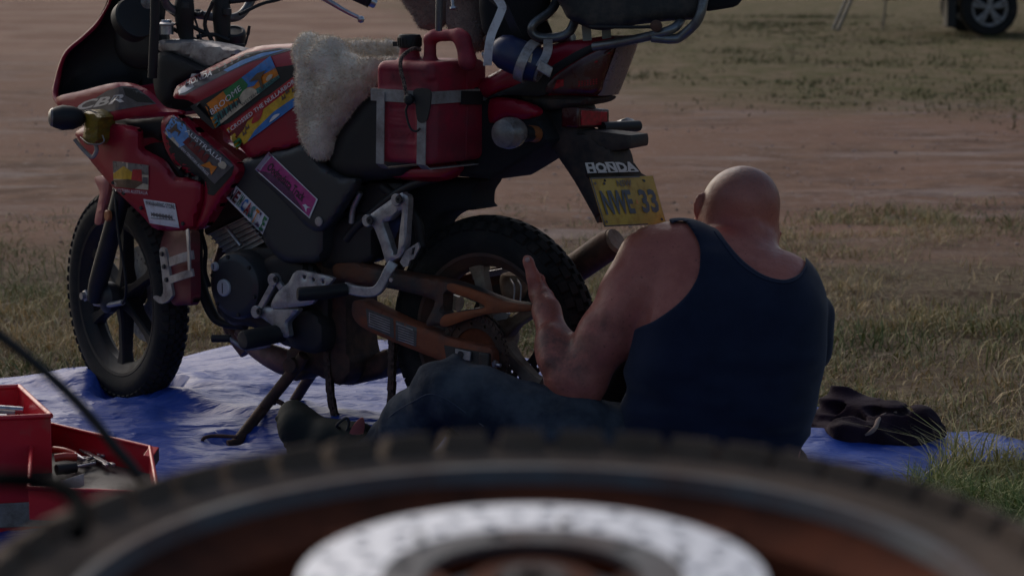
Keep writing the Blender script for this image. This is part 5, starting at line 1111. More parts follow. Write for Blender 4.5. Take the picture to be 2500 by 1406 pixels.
# aluminium cradle
zs = loc(B(980, 236, .31))[2]; e = .005
cr_ = MB()
ring_pts = [L(ja1 + e, jb0 - .02, zs + .004), L(ja1 + e, jb1 + e, zs + .002), L(ja0 - e, jb1 + e, zs), L(ja0 - e, jb0 - .02, zs - .003)]
cradle = tube('can_cradle', ring_pts, .01, 'strap', BIKE, flat=(.030, .003, UP), smooth=False)
for i, (x, yt, yb) in enumerate(((930, 250, 398), (1030, 290, 400))):
    top = B(x, yt - 25, jb1 + e + .003); bot = B(x - 2, yb + 2, jb1 + e + .003); low = bot - UP * .012 - NL * .02; inn = bot - UP * .014 - NL * .22
    tube('cradle_strap', [top, bot, low, inn], .01, 'strap', cradle, flat=(.024 if i == 0 else .026, .003, HD), smooth=False)
def tape(x0, y0, x1, y1, nm='tape'):
    return tube(nm, [L(ja0 - e - .003, loc(A(x0, y0, ja0))[1], loc(A(x0, (y0 + y1) / 2, ja0))[2]), L(ja0 - e - .003, loc(A(x1, y0, ja0))[1], loc(A(x1, (y0 + y1) / 2, ja0))[2])], .01, 'tape', cradle, flat=(.033, .003, UP), smooth=False)
tape(1120, 224, 1172, 254)
panel('tape', [(1010, 220), (1048, 220), (1050, 254), (1040, 296), (1020, 296), (1014, 256)], jb1 + e + .006, 'tape', cradle, thick=.004)
# bungee cord with hook
bd_ = thing('bungee_cord', 'speckled elastic cord with a black wire hook tied round the red fuel can', 'bungee cord', B(1000, 330, jb1 + .01))
jm = (jb0 + jb1) / 2 + .03
tube('cord', [B(1025, 122, jm), B(1008, 120, jm + .03), B(985, 135, jb1 - .02), B(978, 150, jb1 + .008), B(979, 175, jb1 + .009), B(986, 200, jb1 + .009), B(991, 230, jb1 + .014), B(998, 254, jb1 + .018)], .0052, 'cord', bd_, seg=8)
lathe('knot', B(998, 243, jb1 + .018), UP, [(-.014, .004), (-.008, .011), (0, .013), (.008, .011), (.013, .004)], 'black', bd_, cap=True)
tube('hook', [B(995, 258, jb1 + .02), B(991, 272, jb1 + .02), B(996, 298, jb1 + .02), B(1004, 316, jb1 + .02), B(1016, 321, jb1 + .018), B(1026, 314, jb1 + .014)], .0028, 'black', bd_, seg=8)
# blue bottle in a clamp ring
bt = thing('drink_bottle', 'dark blue bottle held in a grey clamp ring under the rear rack', 'bottle', W(1260, 160, 6.08))
b0_, b1_ = W(1215, 118, 6.05), W(1325, 168, 6.02); bax = (b1_ - b0_).normalized()
lathe('bottle_body', b0_, bax, [(-.012, .018), (.0, .034), (.02, .043), (.09, .044), (.115, .038), (.118, 0)], 'bluebottle', bt, seg=28, cap=False)
lathe('bottle_nozzle', b0_, -bax + UP * .3, [(0, .018), (.02, .014), (.03, .010), (.042, .006), (.042, 0)], 'rustd', bt, seg=16, cap=False)
lathe('bottle_base', b1_ - bax * .006, bax, [(0, .038), (.006, .036), (.007, 0)], 'lens', bt, seg=28, cap=False)
bxl = b0_ + bax * .08 ; lathe('clamp_ring', bxl, bax, [(-.012, .046), (-.012, .052), (.012, .052), (.012, .046), (-.012, .046)], 'alu', BIKE, seg=36, cap=False)
box('ring_tab', W(1330, 168, 5.98), Vector((.016, 0, -.01)), Vector((.004, 0, .012)), Vector((0, .01, 0)), 'alu', BIKE)
tube('ring_stay', [W(1338, 98, 6.05), W(1336, 130, 6.0), W(1318, 165, 5.98)], .01, 'alu', BIKE, flat=(.022, .004, Vector((1, 0, .1))), n=4)
panel('bottle_label', [(1285, 130), (1300, 132), (1296, 154), (1280, 150)], 0, 'p_cream', bt, thick=.001, proj=lambda x, y, b: W(x, y, 5.985), smooth=False)
# black bag and top tub above the tail
def softbox(name, q, Y0, Y1, m, label, cat, base, rad=.03, amp=.004, h=.009):
    """closed lump filling the pixel outline q between the depths Y0 and Y1"""
    V = []; 
    Ym = (Y0 + Y1) / 2; P = np.array([np.array(W(x, y, Ym)) for x, y in q]); lo = P.min(0) - .06; hi = P.max(0) + .06; lo[1] = Y0 - .06; hi[1] = Y1 + .06
    f = Field(lo, hi, h); g = f.grid(); X, Z = g[..., 0], g[..., 2]; px = P[:, 0]; pz = P[:, 2]; d = np.full(X.shape[:1] + X.shape[2:], 9.0); ins = np.zeros_like(d, bool); x = X[:, 0, :]; z = Z[:, 0, :]
    for i in range(len(px)):
        ax_, az_, bx_, bz_ = px[i - 1], pz[i - 1], px[i], pz[i]; t = np.clip(((x - ax_) * (bx_ - ax_) + (z - az_) * (bz_ - az_)) / ((bx_ - ax_) ** 2 + (bz_ - az_) ** 2), 0, 1)
        d = np.minimum(d, np.hypot(x - ax_ - t * (bx_ - ax_), z - az_ - t * (bz_ - az_))); c = ((az_ > z) != (bz_ > z)) & (x < (bx_ - ax_) * (z - az_) / (bz_ - az_ + 1e-12) + ax_); ins ^= c
    sd_ = np.where(ins, -d, d)[:, None, :] + rad; sy = np.abs(g[..., 1] - Ym) - (Y1 - Y0) / 2 + rad
    f.d = (np.hypot(np.maximum(sd_, 0), np.maximum(sy, 0)) + np.minimum(np.maximum(sd_, sy), 0) - rad + vnoise(g, 14, 4) * amp).astype(np.float32)
    V, F = f.mesh(1); o = mk(name, V, F, m, None, smooth=180, base=base); tag(o, label, cat); return o
softbox('pannier_bag', [(1168, -120), (1172, 20), (1180, 70), (1200, 100), (1260, 112), (1340, 104), (1352, 80), (1330, 40), (1345, 0), (1350, -120)], 6.12, 6.34, 'cloth_k', 'black soft bag hanging above the blue bottle behind the fleece', 'bag', W(1260, 100, 6.25))
tubm = mat('scratched black tub', (0.013, 0.014, 0.015), .5, dust=.45, dustc=(0.10, 0.075, 0.06), dscale=22, bump=.25, bscale=45)
tb_ = softbox('luggage_tub', [(1335, -150), (1345, -20), (1372, 18), (1385, 44), (1440, 66), (1470, 68), (1530, 58), (1610, 46), (1700, 40), (1712, 10), (1716, -150)], 5.9, 6.3, tubm, 'scratched black plastic tub strapped on the rear rack above the tail light', 'tub', W(1530, 66, 6.1), rad=.02, amp=.002)
softbox('gap_filler', [(1436, 1110), (1440, 1000), (1480, 925), (1500, 880), (1540, 850), (1570, 850), (1600, 1110)], 6.0, 6.1, 'cloth_k', 'added black filler standing on the tarp in the dark gap between the man and the rear tyre', 'bag', Vector((W(1500, 1100, 6.05).x, 6.05, .015)), rad=.015)  # added lump, stands in for the darkness of the gap
softbox('side_bag', [(1700, -120), (1712, 28), (1730, 26), (1792, 15), (1806, -6), (1840, -120)], 5.98, 6.2, 'cloth_k', 'black flap of luggage sticking out to the right of the rack', 'bag', W(1750, 26, 6.1), rad=.015, amp=.003)
tube('bungee_strap', [W(1440, 66, 5.9), W(1480, 67, 5.88), W(1560, 67, 5.88), W(1600, 66, 5.88)], .004, 'black', BIKE, seg=8); lathe('strap_knob', W(1602, 64, 5.88), Vector((0, -1, 0)), [(-.012, .004), (-.008, .014), (.004, .014), (.008, .006), (.008, 0)], 'rustd', BIKE, cap=False)

# ================================================================== the man
def px_r(r, Y): return r * Y / FPX
class Fig:
    def __init__(s): s.P = []
    def c(s, x, y, Y, r, x1=None, y1=None, Y1=None, r1=None, k=.03):
        p0 = np.array(W(x, y, Y)); p1 = None if x1 is None else np.array(W(x1, y1, Y1)); s.P.append((p0, px_r(r, Y), p1, px_r(r if r1 is None else r1, Y if Y1 is None else Y1), k)); return s
    def into(s, f, grow=0.0):
        for p0, r0, p1, r1, k in s.P: f.cap(p0, r0 + grow, p1, r1 + grow, k=k)
TB = 5.85
torso = Fig()
torso.c(1668, 1120, TB, 128, 1830, 1120, TB - .03, 122, k=.06)
torso.c(1662, 1030, TB - .02, 124, 1822, 1030, TB - .04, 122, k=.06)
torso.c(1672, 940, TB - .04, 122, 1850, 940, TB - .05, 126, k=.06)
torso.c(1676, 850, TB - .04, 120, 1878, 850, TB - .04, 118, k=.06)
torso.c(1682, 765, TB - .02, 118, 1886, 775, TB - .02, 118, k=.06)
torso.c(1672, 692, TB + .02, 100, 1880, 735, TB + .02, 105, k=.06)
torso.c(1690, 632, TB + .05, 80, 1876, 705, TB + .05, 88, k=.06)
torso.c(1640, 632, TB + .05, 84, 1610, 646, TB + .05, 88, k=.05)           # left shoulder cap
torso.c(1905, 722, TB + .06, 84, 1912, 740, TB + .06, 86, k=.05)          # right shoulder
torso.c(1985, 778, TB + .09, 38, 1965, 850, TB + .10, 40, k=.04)          # lat / upper arm bulge at the right
neck = Fig(); neck.c(1800, 640, TB + .08, 78, 1800, 560, TB + .15, 68, k=.05); neck.c(1838, 548, TB + .15, 56, k=.04); neck.c(1850, 610, TB + .10, 45, 1872, 575, TB + .16, 30, k=.03)
larm = Fig()
larm.c(1592, 652, TB + .04, 88, 1540, 720, TB + .02, 72, k=.05); larm.c(1545, 715, TB + .02, 70, 1478, 818, TB, 62, k=.04); larm.c(1478, 818, TB, 62, 1418, 915, TB, 66, k=.04)
larm.c(1412, 930, TB, 62, 1398, 946, TB, 54, k=.04)
larm.c(1386, 925, TB, 54, 1358, 850, TB + .05, 46, k=.035); larm.c(1362, 862, TB + .04, 50, 1334, 760, TB + .13, 31, k=.03); larm.c(1334, 760, TB + .13, 31, 1326, 728, TB + .17, 28, k=.025)
larm.c(1560, 690, TB - .02, 48, 1505, 770, TB - .03, 44, k=.02); larm.c(1500, 800, TB - .03, 34, 1440, 880, TB - .03, 34, k=.02); larm.c(1404, 958, TB - .02, 30, k=.02); larm.c(1352, 880, TB - .0, 34, 1340, 820, TB + .04, 26, k=.02)
# hand: palm against the tyre, thumb up over the rim, four fingers curling round behind
hand = Fig(); HY = TB + .2
hand.c(1324, 728, HY, 27, 1314, 706, HY + .02, 21, k=.02); hand.c(1322, 724, HY + .02, 22, 1318, 704, HY + .05, 20, k=.02)
hand.c(1312, 712, HY - .005, 22, 1302, 676, HY - .01, 17, k=.014); hand.c(1302, 676, HY - .01, 16, 1290, 640, HY - .005, 13.5, k=.008); hand.c(1290, 640, HY - .005, 13.5, 1287, 633, HY - .003, 11.5, k=.006)
for i, (dy, ln) in enumerate(((0, 1.0), (16, 1.08), (31, 1.0), (45, .82))):
    y = 672 + dy; r0 = (10.5, 11, 10.5, 9.5)[i]
    hand.c(1320, y + 8, HY + .04, r0 + 1, 1314, y + 4, HY + .075 * ln, r0, k=.008); hand.c(1314, y + 4, HY + .075 * ln, r0, 1306, y + 2, HY + .105 * ln, r0 - 1, k=.005); hand.c(1306, y + 2, HY + .105 * ln, r0 - 1, 1300, y + 6, HY + .125 * ln, r0 - 2, k=.005)
rarm = Fig()
rarm.c(1900, 735, TB + .1, 70, 1860, 800, TB + .22, 58, k=.05); rarm.c(1860, 800, TB + .22, 58, 1790, 880, TB + .32, 48, k=.04); rarm.c(1790, 880, TB + .32, 46, 1680, 830, TB + .36, 38, k=.03); rarm.c(1680, 830, TB + .36, 38, 1600, 790, TB + .37, 28, k=.03)
rarm.c(1600, 790, TB + .37, 27, 1572, 776, TB + .38, 24, k=.02)
for i in range(4): rarm.c(1574, 765 + i * 13, TB + .38, 10, 1552, 762 + i * 13, TB + .385, 9, k=.006); rarm.c(1552, 762 + i * 13, TB + .385, 9, 1540, 764 + i * 13, TB + .37, 8, k=.005)
rarm.c(1588, 770, TB + .36, 12, 1566, 752, TB + .35, 9, k=.01)
legs = Fig()
legs.c(1640, 1125, TB, 118, 1380, 1062, TB - .02, 84, k=.06); legs.c(1380, 1062, TB - .02, 84, 1180, 985, TB + .0, 74, k=.04); legs.c(1180, 985, TB, 74, 1095, 952, TB + .02, 64, k=.03)
legs.c(1092, 950, TB + .02, 60, 1010, 1040, TB + .10, 62, k=.03); legs.c(1010, 1040, TB + .10, 62, 905, 1120, TB + .18, 46, k=.03)
legs.c(1840, 1140, TB, 116, 1790, 1130, TB + .25, 92, k=.06); legs.c(1790, 1120, TB + .25, 90, 1740, 1100, TB + .45, 66, k=.04); legs.c(1740, 1100, TB + .45, 64, 1600, 1125, TB + .50, 50, k=.03); legs.c(1600, 1125, TB + .5, 50, 1500, 1130, TB + .42, 42, k=.03)
# skin
f = Field((-.48, 5.55, 0.0), (.82, 6.5, .98), .0052)
for g_ in (torso, neck, larm, rarm): g_.into(f)
for p0, r0, p1, r1, k in legs.P: f.cap(p0, r0 * .72, p1, r1 * .72, k=k)
ref = W(1400, 985, TB)
f.cap(np.array(W(1352, 812, TB + .04)), .0, None, None) if False else None
# spine furrow and shoulder blades, armpit crease
f.cap(np.array(W(1590, 690, TB - .088)), .010, np.array(W(1556, 812, TB - .10)), .016, k=.012, cut=True)
f.ell(W(1720, 720, TB - .04), (.055, .03, .08), k=.04)
hf = Field(np.array(W(1330, 780, HY)) - .10, np.array(W(1290, 640, HY)) + .12, .0028)
# head
HC = W(1797, 500, TB + .17); yaw = R(0); roll = R(22)
hx = Vector((math.cos(roll), 0, -math.sin(roll))); hu = Vector((math.sin(roll) * .85, .42, math.cos(roll) * .85)).normalized(); hu = (hu - hx * hu.dot(hx)).normalized(); hy = hu.cross(hx)   # hy: towards the face
if hy.y < 0: hy = -hy
rot = np.array([list(hx), list(hy), list(hu)]).T
def hp_(x, y, z): return np.array(HC + hx * x + hy * y + hu * z)
f.ell(HC, (.083, .098, .088), rot, k=.03); f.ell(hp_(.022, -.01, .012), (.078, .085, .080), rot, k=.03); f.ell(hp_(0, .03, -.04), (.066, .085, .075), rot, k=.03)
f.ell(hp_(0, .055, -.085), (.045, .045, .03), rot, k=.03)                                   # jaw and chin
f.cap(hp_(0, .115, -.03), .009, hp_(0, .128, -.05), .013, k=.012)                            # nose
f.cap(hp_(-.04, .10, .005), .012, hp_(.04, .10, .005), .012, k=.02)                          # brow
for sx in (-1, 1): f.ell(hp_(sx * .032, .105, -.014), (.014, .010, .009), rot, k=.008, cut=True); f.ell(hp_(sx * .032, .098, -.014), (.012, .012, .012), rot, k=.004)
f.cap(hp_(-.02, .105, -.078), .004, hp_(.02, .105, -.078), .004, k=.008); f.cap(hp_(-.022, .112, -.072), .0025, hp_(.022, .112, -.072), .0025, k=.003, cut=True)
# ears: left one stands proud at the left edge, the right one's tip shows low on the right
def ear(c, out, up, s=1.0):
    c = np.array(c); up = np.array(up) / np.linalg.norm(up); out = np.array(out) / np.linalg.norm(out); back = np.cross(up, out)
    pts = [c + up * .031 * math.cos(t) * s + back * .017 * math.sin(t) * s + out * (.012 + .004 * math.cos(t)) for t in np.linspace(-2.4, 2.9, 12)]
    for a, b in zip(pts[:-1], pts[1:]): f.cap(a, .0046, b, .0046, k=.003)
    for a in pts: f.cap(a * .75 + c * .25, .0042, c + out * .006, .0065, k=.006)
    f.cap(c - out * .008, .012, c + out * .004, .009, k=.01)
ear(W(1716, 502, TB + .175), (-.30, -.95, .0), (.10, 0, 1), .95); f.cap(np.array(W(1742, 525, TB + .19)), .036, np.array(W(1728, 550, TB + .21)), .034, k=.03); ear(W(1884, 582, TB + .20), (.8, -.3, -.5), (.3, 0, 1), .8)
# neck folds at the right
f.cap(np.array(W(1838, 545, TB + .075)), .003, np.array(W(1874, 576, TB + .115)), .006, k=.008, cut=True); f.cap(np.array(W(1846, 556, TB + .07)), .010, np.array(W(1872, 588, TB + .11)), .012, k=.02)
g = f.grid(); f.d += (vnoise(g, 16, 6) * .0012 + vnoise(g, 45, 7) * .0004).astype(np.float32); del g
MAN = thing('person', 'bald man in navy singlet and jeans sitting on the tarp, gripping the rear tyre', 'person', Vector((W(1740, 1120, TB).x, TB, 0.0)))
hand.into(f)

def skin_mat():
    m = bpy.data.materials.new('weathered skin'); m.use_nodes = True; nt = m.node_tree; N = nt.nodes; LK = nt.links; p = N['Principled BSDF']
    p.inputs['Subsurface Weight'].default_value = .08; p.inputs['Subsurface Radius'].default_value = (.010, .004, .003); p.inputs['Specular IOR Level'].default_value = .4
    tc = N.new('ShaderNodeTexCoord')
    def noise(s, d=5, r=.6):
        n = N.new('ShaderNodeTexNoise'); n.inputs['Scale'].default_value = s; n.inputs['Detail'].default_value = d; n.inputs['Roughness'].default_value = r; LK.new(tc.outputs['Object'], n.inputs['Vector']); return n.outputs[0]
    def rng(x, a, b, c=0., d=1.):
        r = N.new('ShaderNodeMapRange')
        for i, v in enumerate((a, b, c, d)): r.inputs[i + 1].default_value = v
        LK.new(x, r.inputs[0]); return r.outputs[0]
    def mth(op, a, b):
        q = N.new('ShaderNodeMath'); q.operation = op
        for i, v in enumerate((a, b)):
            if hasattr(v, 'is_linked'): LK.new(v, q.inputs[i])
            else: q.inputs[i].default_value = v
        return q.outputs[0]
    def mix(f, a, b):
        x = N.new('ShaderNodeMix'); x.data_type = 'RGBA'; LK.new(f, x.inputs[0])
        for i, c in ((6, a), (7, b)):
            if hasattr(c, 'is_linked'): LK.new(c, x.inputs[i])
            else: x.inputs[i].default_value = (*c, 1)
        return x.outputs[2]
    def near(P, r0, r1):    # 1 inside r0, 0 beyond r1, P in the figure's own space
        v = N.new('ShaderNodeVectorMath'); v.operation = 'DISTANCE'; LK.new(tc.outputs['Object'], v.inputs[0]); v.inputs[1].default_value = tuple(P); return rng(v.outputs['Value'], r0, r1, 1., 0.)
    o = MW[MAN.name].inverted()
    c = mix(rng(noise(9, 6, .7), .38, .64), (.47, .155, .110), (.35, .098, .072))
    c = mix(rng(noise(38, 4, .7), .50, .72, 0, .55), c, (.44, .13, .10))
    c = mix(rng(noise(150, 2, .5), .66, .72, 0, .7), c, (.13, .055, .04))                                    # freckles
    head = near(o @ (HC + hu * .03), .085, .115); c = mix(mth('MULTIPLY', head, rng(noise(420, 2, .6), .42, .58, .35, .95)), c, (.165, .115, .10))   # clipped stubble
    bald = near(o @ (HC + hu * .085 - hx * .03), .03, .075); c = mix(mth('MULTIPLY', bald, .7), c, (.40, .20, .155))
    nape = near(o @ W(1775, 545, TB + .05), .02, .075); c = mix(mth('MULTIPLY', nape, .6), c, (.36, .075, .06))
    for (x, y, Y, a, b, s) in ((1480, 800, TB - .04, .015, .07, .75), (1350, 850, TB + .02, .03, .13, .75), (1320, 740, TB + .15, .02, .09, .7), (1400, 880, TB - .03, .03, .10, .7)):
        g = near(o @ W(x, y, Y), a, b); c = mix(mth('MULTIPLY', g, rng(noise(26, 5, .7), .35, .62, 0., s)), c, (.085, .045, .035))   # oil and dirt, with the forearm's shade painted in as well
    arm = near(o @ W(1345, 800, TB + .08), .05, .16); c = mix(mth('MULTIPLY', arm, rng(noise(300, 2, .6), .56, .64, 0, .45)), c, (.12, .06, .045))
    LK.new(c, p.inputs['Base Color']); LK.new(rng(noise(30, 4), .3, .7, .33, .55), p.inputs['Roughness'])
    b1 = N.new('ShaderNodeBump'); b1.inputs['Strength'].default_value = .35; b1.inputs['Distance'].default_value = .002; LK.new(noise(220, 3), b1.inputs['Height'])
    b2 = N.new('ShaderNodeBump'); b2.inputs['Strength'].default_value = .5; b2.inputs['Distance'].default_value = .006; LK.new(noise(24, 5, .6), b2.inputs['Height']); LK.new(b1.outputs[0], b2.inputs['Normal']); LK.new(b2.outputs[0], p.inputs['Normal'])
    return m
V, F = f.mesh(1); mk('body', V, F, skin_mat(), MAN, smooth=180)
# nail and moles
V_, F_ = lathe_geo(W(1287, 634, HY - .022), Vector((-.25, -1, .15)), [(-.003, .0062), (.0, .0060), (.0012, .004), (.0014, 0)], 14, False); mk('thumb_nail', V_, F_, mat('nail', (.5, .3, .25), .3), MAN)
# singlet: offset torso, clipped by neck and arm holes
sf = Field((.18, 5.6, .0), (.82, 6.15, .75), .0042); torso.into(sf, .0055)
sf.ell(W(1720, 720, TB - .04), (.060, .035, .085), k=.04)
sf.cap(np.array(W(1998, 768, TB + .07)), .026, np.array(W(1985, 850, TB + .10)), .03, k=.04)
SHIRT = cr([(1636, 500), (1636, 545), (1660, 540), (1678, 548), (1704, 592), (1708, 633), (1700, 680), (1664, 732), (1602, 779), (1555, 800), (1500, 830), (1430, 900), (1430, 1140), (1700, 1250), (1935, 1250), (1950, 1110), (2020, 1000), (2080, 800), (2050, 660), (1972, 622), (1962, 622), (1966, 640), (1951, 667), (1920, 681), (1885, 677), (1851, 662), (1812, 632), (1777, 592), (1755, 562), (1730, 541), (1725, 500)], 5, True)
SHIRT = [q for i, q in enumerate(SHIRT)]
g = sf.grid(); q = (g - np.array(CAMP)) @ np.array(ROT); PXx = 1250 + FPX * q[..., 0] / -q[..., 2]; PXy = 703 - FPX * q[..., 1] / -q[..., 2]
dd = np.full(PXx.shape, 1e3, np.float32); ins = np.zeros(PXx.shape, bool)
near_s = np.abs(sf.d) < .03
xs_, ys_ = PXx[near_s], PXy[near_s]; d1 = np.full(len(xs_), 1e3); i1 = np.zeros(len(xs_), bool)
for i in range(len(SHIRT)):
    ax_, ay_ = SHIRT[i - 1]; bx_, by_ = SHIRT[i]; t = np.clip(((xs_ - ax_) * (bx_ - ax_) + (ys_ - ay_) * (by_ - ay_)) / max((bx_ - ax_) ** 2 + (by_ - ay_) ** 2, 1e-6), 0, 1)
    d1 = np.minimum(d1, np.hypot(xs_ - ax_ - t * (bx_ - ax_), ys_ - ay_ - t * (by_ - ay_))); i1 ^= ((ay_ > ys_) != (by_ > ys_)) & (xs_ < (bx_ - ax_) * (ys_ - ay_) / (by_ - ay_ + 1e-12) + ax_)
cl = np.where(i1, -d1, d1) * TB / FPX; tmp = sf.d[near_s]
# soft wrinkles that gather at the waist
P3 = g[near_s]; wr = vnoise(np.c_[P3[:, 0] * 1.0 + P3[:, 2] * .5, P3[:, 1], P3[:, 2] * 3.2], 7, 8); low = np.clip((.45 - P3[:, 2]) / .3, .12, 1); tmp = tmp - (wr + 1) * .014 * low - (vnoise(P3 * np.array([1, 1, 2.6]), 15, 9) + 1) * .006 * low
sf.d[near_s] = np.maximum(tmp, cl + .001)
sf.d[~near_s & (sf.d > 0)] = .05
V, F = sf.mesh(1); sg_ = mk('singlet', V, F, 'shirt', MAN, smooth=180); sbv = BVHTree.FromPolygons([Vector(v) for v in V], F)
def ons(x, y, e=.0015):
    d = ray(x, y).normalized(); h = sbv.ray_cast(CAMP, d); return (CAMP + d * (h[3] - e)) if h[0] and h[3] < 6.2 else None
M['bind'] = mat('navy cotton binding', (.018, .026, .055), .95)
for path in ([(1652, 548), (1676, 556), (1696, 594), (1700, 634), (1692, 678), (1658, 726), (1598, 773), (1560, 793)], [(1732, 550), (1768, 596), (1804, 640), (1846, 671), (1884, 686), (1922, 690), (1952, 676), (1968, 652)]):
    q_ = [z for z in (ons(*w_) for w_ in cr(path, 3)) if z]
    if len(q_) > 3: tube('hem_seam', q_, .0022, 'bind', sg_, seg=6, n=2)
del g, q, PXx, PXy, sf
# jeans
jf = Field((-.50, 5.55, -.01), (.82, 6.5, .42), .0052); legs.into(jf, .003)
g = jf.grid(); jf.d += ((1 - np.abs(vnoise(g * np.array([1, .7, .6]) + g[..., [2, 0, 1]] * .3, 13, 10))) * -.018 + vnoise(g, 30, 11) * .005).astype(np.float32)
hem = np.array(W(905, 1120, TB + .18)); kn = np.array(W(1010, 1040, TB + .10)); dr = (kn - hem) / np.linalg.norm(kn - hem)
jf.d = np.where(g[..., 0] < -.2, np.maximum(jf.d, ((hem - g) @ dr).astype(np.float32)), jf.d); del g
# outer seam line
V, F = jf.mesh(1); jn = mk('jeans', V, F, 'jeans', MAN, smooth=180)
jb = BVHTree.FromPolygons([Vector(v) for v in V], F)
def onj(x, y):
    d = ray(x, y).normalized(); h = jb.ray_cast(CAMP, d); return CAMP + d * ((h[3] if h[0] else 5.9) - .0012)
tube('seam', [onj(*p) for p in ((924, 1052), (960, 1010), (1012, 978), (1048, 962), (1085, 972), (1130, 1002), (1180, 1040))], .0016, mat('denim thread', (.05, .06, .08), .9), jn, seg=6)
# boots
def boot(name_lab, toe, ball, heel, ank, top):
    P = [np.array(p) for p in (toe, ball, heel, ank, top)]; lo = np.min(P, 0) - .1; hi = np.max(P, 0) + .1; f = Field(lo, hi, .0045)
    f.cap(P[0], .036, P[1], .044, k=.03); f.cap(P[1], .044, P[3], .046, k=.04); f.cap(P[2], .036, P[1], .034, k=.03); f.cap(P[2], .036, P[3], .042, k=.03); f.cap(P[3], .044, P[4], .05, k=.03)
    sole = (P[0] - P[2]) / np.linalg.norm(P[0] - P[2]); dn = np.cross(sole, np.cross(P[3] - P[2], sole)); dn = -dn / np.linalg.norm(dn)
    side = np.cross(sole, dn); n = 9; Ls = np.linalg.norm(P[0] - P[2])
    for i in range(n):
        c = P[2] + sole * Ls * i / (n - 1) + dn * .030; f.cap(c - side * .03, .009, c + side * .03, .009, k=.006)
    g = f.grid(); f.d += (vnoise(g, 25, 12) * .003).astype(np.float32); V, F = f.mesh(1)
    return mk('boot', V, F, 'boot', MAN, smooth=180), sole, dn, side, P
b_, sole, dn, side, P = boot('left', W(716, 1012, 6.14), W(730, 1040, 6.12), W(765, 1140, 6.06), W(812, 1075, 6.06), W(872, 1078, 6.03))
for i in range(4):
    c = P[1] * (1 - i * .28) + P[3] * i * .28 - dn * .043; tube('lace', [Vector(c - side * .024), Vector(c - dn * .006), Vector(c + side * .024)], .0045, 'lace', b_, seg=8)
tube('lace', [Vector(P[3] - dn * .05), W(822, 1040, 6.0), W(845, 1020, 6.0), W(852, 1034, 6.0), W(846, 1052, 6.0)], .0035, 'black', b_, seg=8)
panel('boot_tongue', [(852, 1060), (866, 1034), (884, 1020), (890, 1036), (886, 1062), (872, 1090), (856, 1092)], 0, 'lace', b_, thick=.01, bulge=.004, proj=lambda x, y, b: W(x, y, 5.99 - b), side=Vector((0, -1, 0)))
boot('right', W(1440, 1090, 6.42), W(1460, 1110, 6.4), W(1480, 1165, 6.36), W(1500, 1120, 6.36), W(1540, 1120, 6.36))

# ================================================================== things on the tarp
def zt(p): return Vector((p[0], p[1], .016))
# small jack beside the rear tyre
jk = thing('scissor_jack', 'small black jack with a silver threaded rod under the rear wheel', 'jack', zt(W(1440, 1100, 6.12)))
tube('threaded_rod', [W(1396, 985, 6.13), W(1388, 1050, 6.13)], .006, 'steel', jk, smooth=False)
for i in range(9): lathe('thread', W(1396 - i * .9, 990 + i * 7, 6.13), Vector((-.1, 0, -1)), [(-.002, .006), (0, .0085), (.002, .006)], 'steel', jk, seg=12, cap=False)
tube('jack_post', [W(1376, 984, 6.13), W(1366, 1060, 6.13)], .007, 'black', jk, smooth=False); tube('jack_post', [W(1412, 985, 6.13), W(1402, 1055, 6.13)], .005, 'black', jk, smooth=False)
box('jack_base', W(1450, 1072, 6.14), Vector((.06, 0, 0)), Vector((0, .035, 0)), Vector((0, 0, .055)), 'black', jk, bevel=.008)
box('jack_saddle', W(1480, 1000, 6.18), Vector((.045, 0, 0)), Vector((0, .03, 0)), Vector((0, 0, .04)), 'eng', jk, bevel=.008)
tube('valve_stem', [B(1537, 862, -.02), B(1535, 880, -.02), B(1540, 900, -.02)], [.003, .006, .009], 'strap', BIKE)
# folded towel
def towel():
    P = [(2050, 985, 6.55, 42), (2000, 1052, 6.5, 34), (2110, 1010, 6.5, 40), (2180, 1020, 6.45, 34), (2250, 1030, 6.42, 30), (2290, 1048, 6.45, 14), (2150, 1060, 6.38, 30), (2060, 1060, 6.36, 28), (2220, 1066, 6.38, 26), (1975, 1078, 6.4, 14)]
    pr = [np.array(W(x, y + 6, Y)) for x, y, Y, r in P]; lo = np.min(pr, 0) - .1; hi = np.max(pr, 0) + .1; lo[2] = -.02; f = Field(lo, hi, .0055)
    for a, b in ((0, 2), (2, 3), (3, 4), (4, 5), (6, 8), (7, 6), (1, 7), (9, 1), (1, 0), (3, 6), (2, 7), (4, 8)): f.cap(pr[a], P[a][3] * .85 * P[a][2] / FPX, pr[b], P[b][3] * .85 * P[b][2] / FPX, k=.03)
    g = f.grid(); f.d += ((np.abs(vnoise(np.stack([g[..., 0] * .8 + g[..., 2], g[..., 1], g[..., 2] * 1.6], -1), 14, 13))) * .034 - .014 + vnoise(g, 60, 14) * .002).astype(np.float32)
    f.d = np.maximum(f.d, (.012 - g[..., 2]).astype(np.float32)); V, F = f.mesh(1)
    o = mk('towel', V, F, 'towel', None, smooth=180, base=zt(W(2110, 1060, 6.45))); tag(o, 'crumpled dark purple towel lying on the tarp right of the man', 'towel')
    bv = BVHTree.FromPolygons([Vector(v) for v in V], F)
    def on(x, y, e=.002):
        d = ray(x, y).normalized(); h = bv.ray_cast(CAMP, d); return (CAMP + d * (h[3] - e)) if h[0] else None
    path = [p for p in (on(*q) for q in ((2190, 1006), (2160, 1010), (2144, 1026), (2138, 1042), (2126, 1054), (2112, 1062))) if p]
    tube('hem_band', path, [.003] * 2 + [.006] * (len(path) - 3) + [.003], 'towell', o, seg=8)
towel()
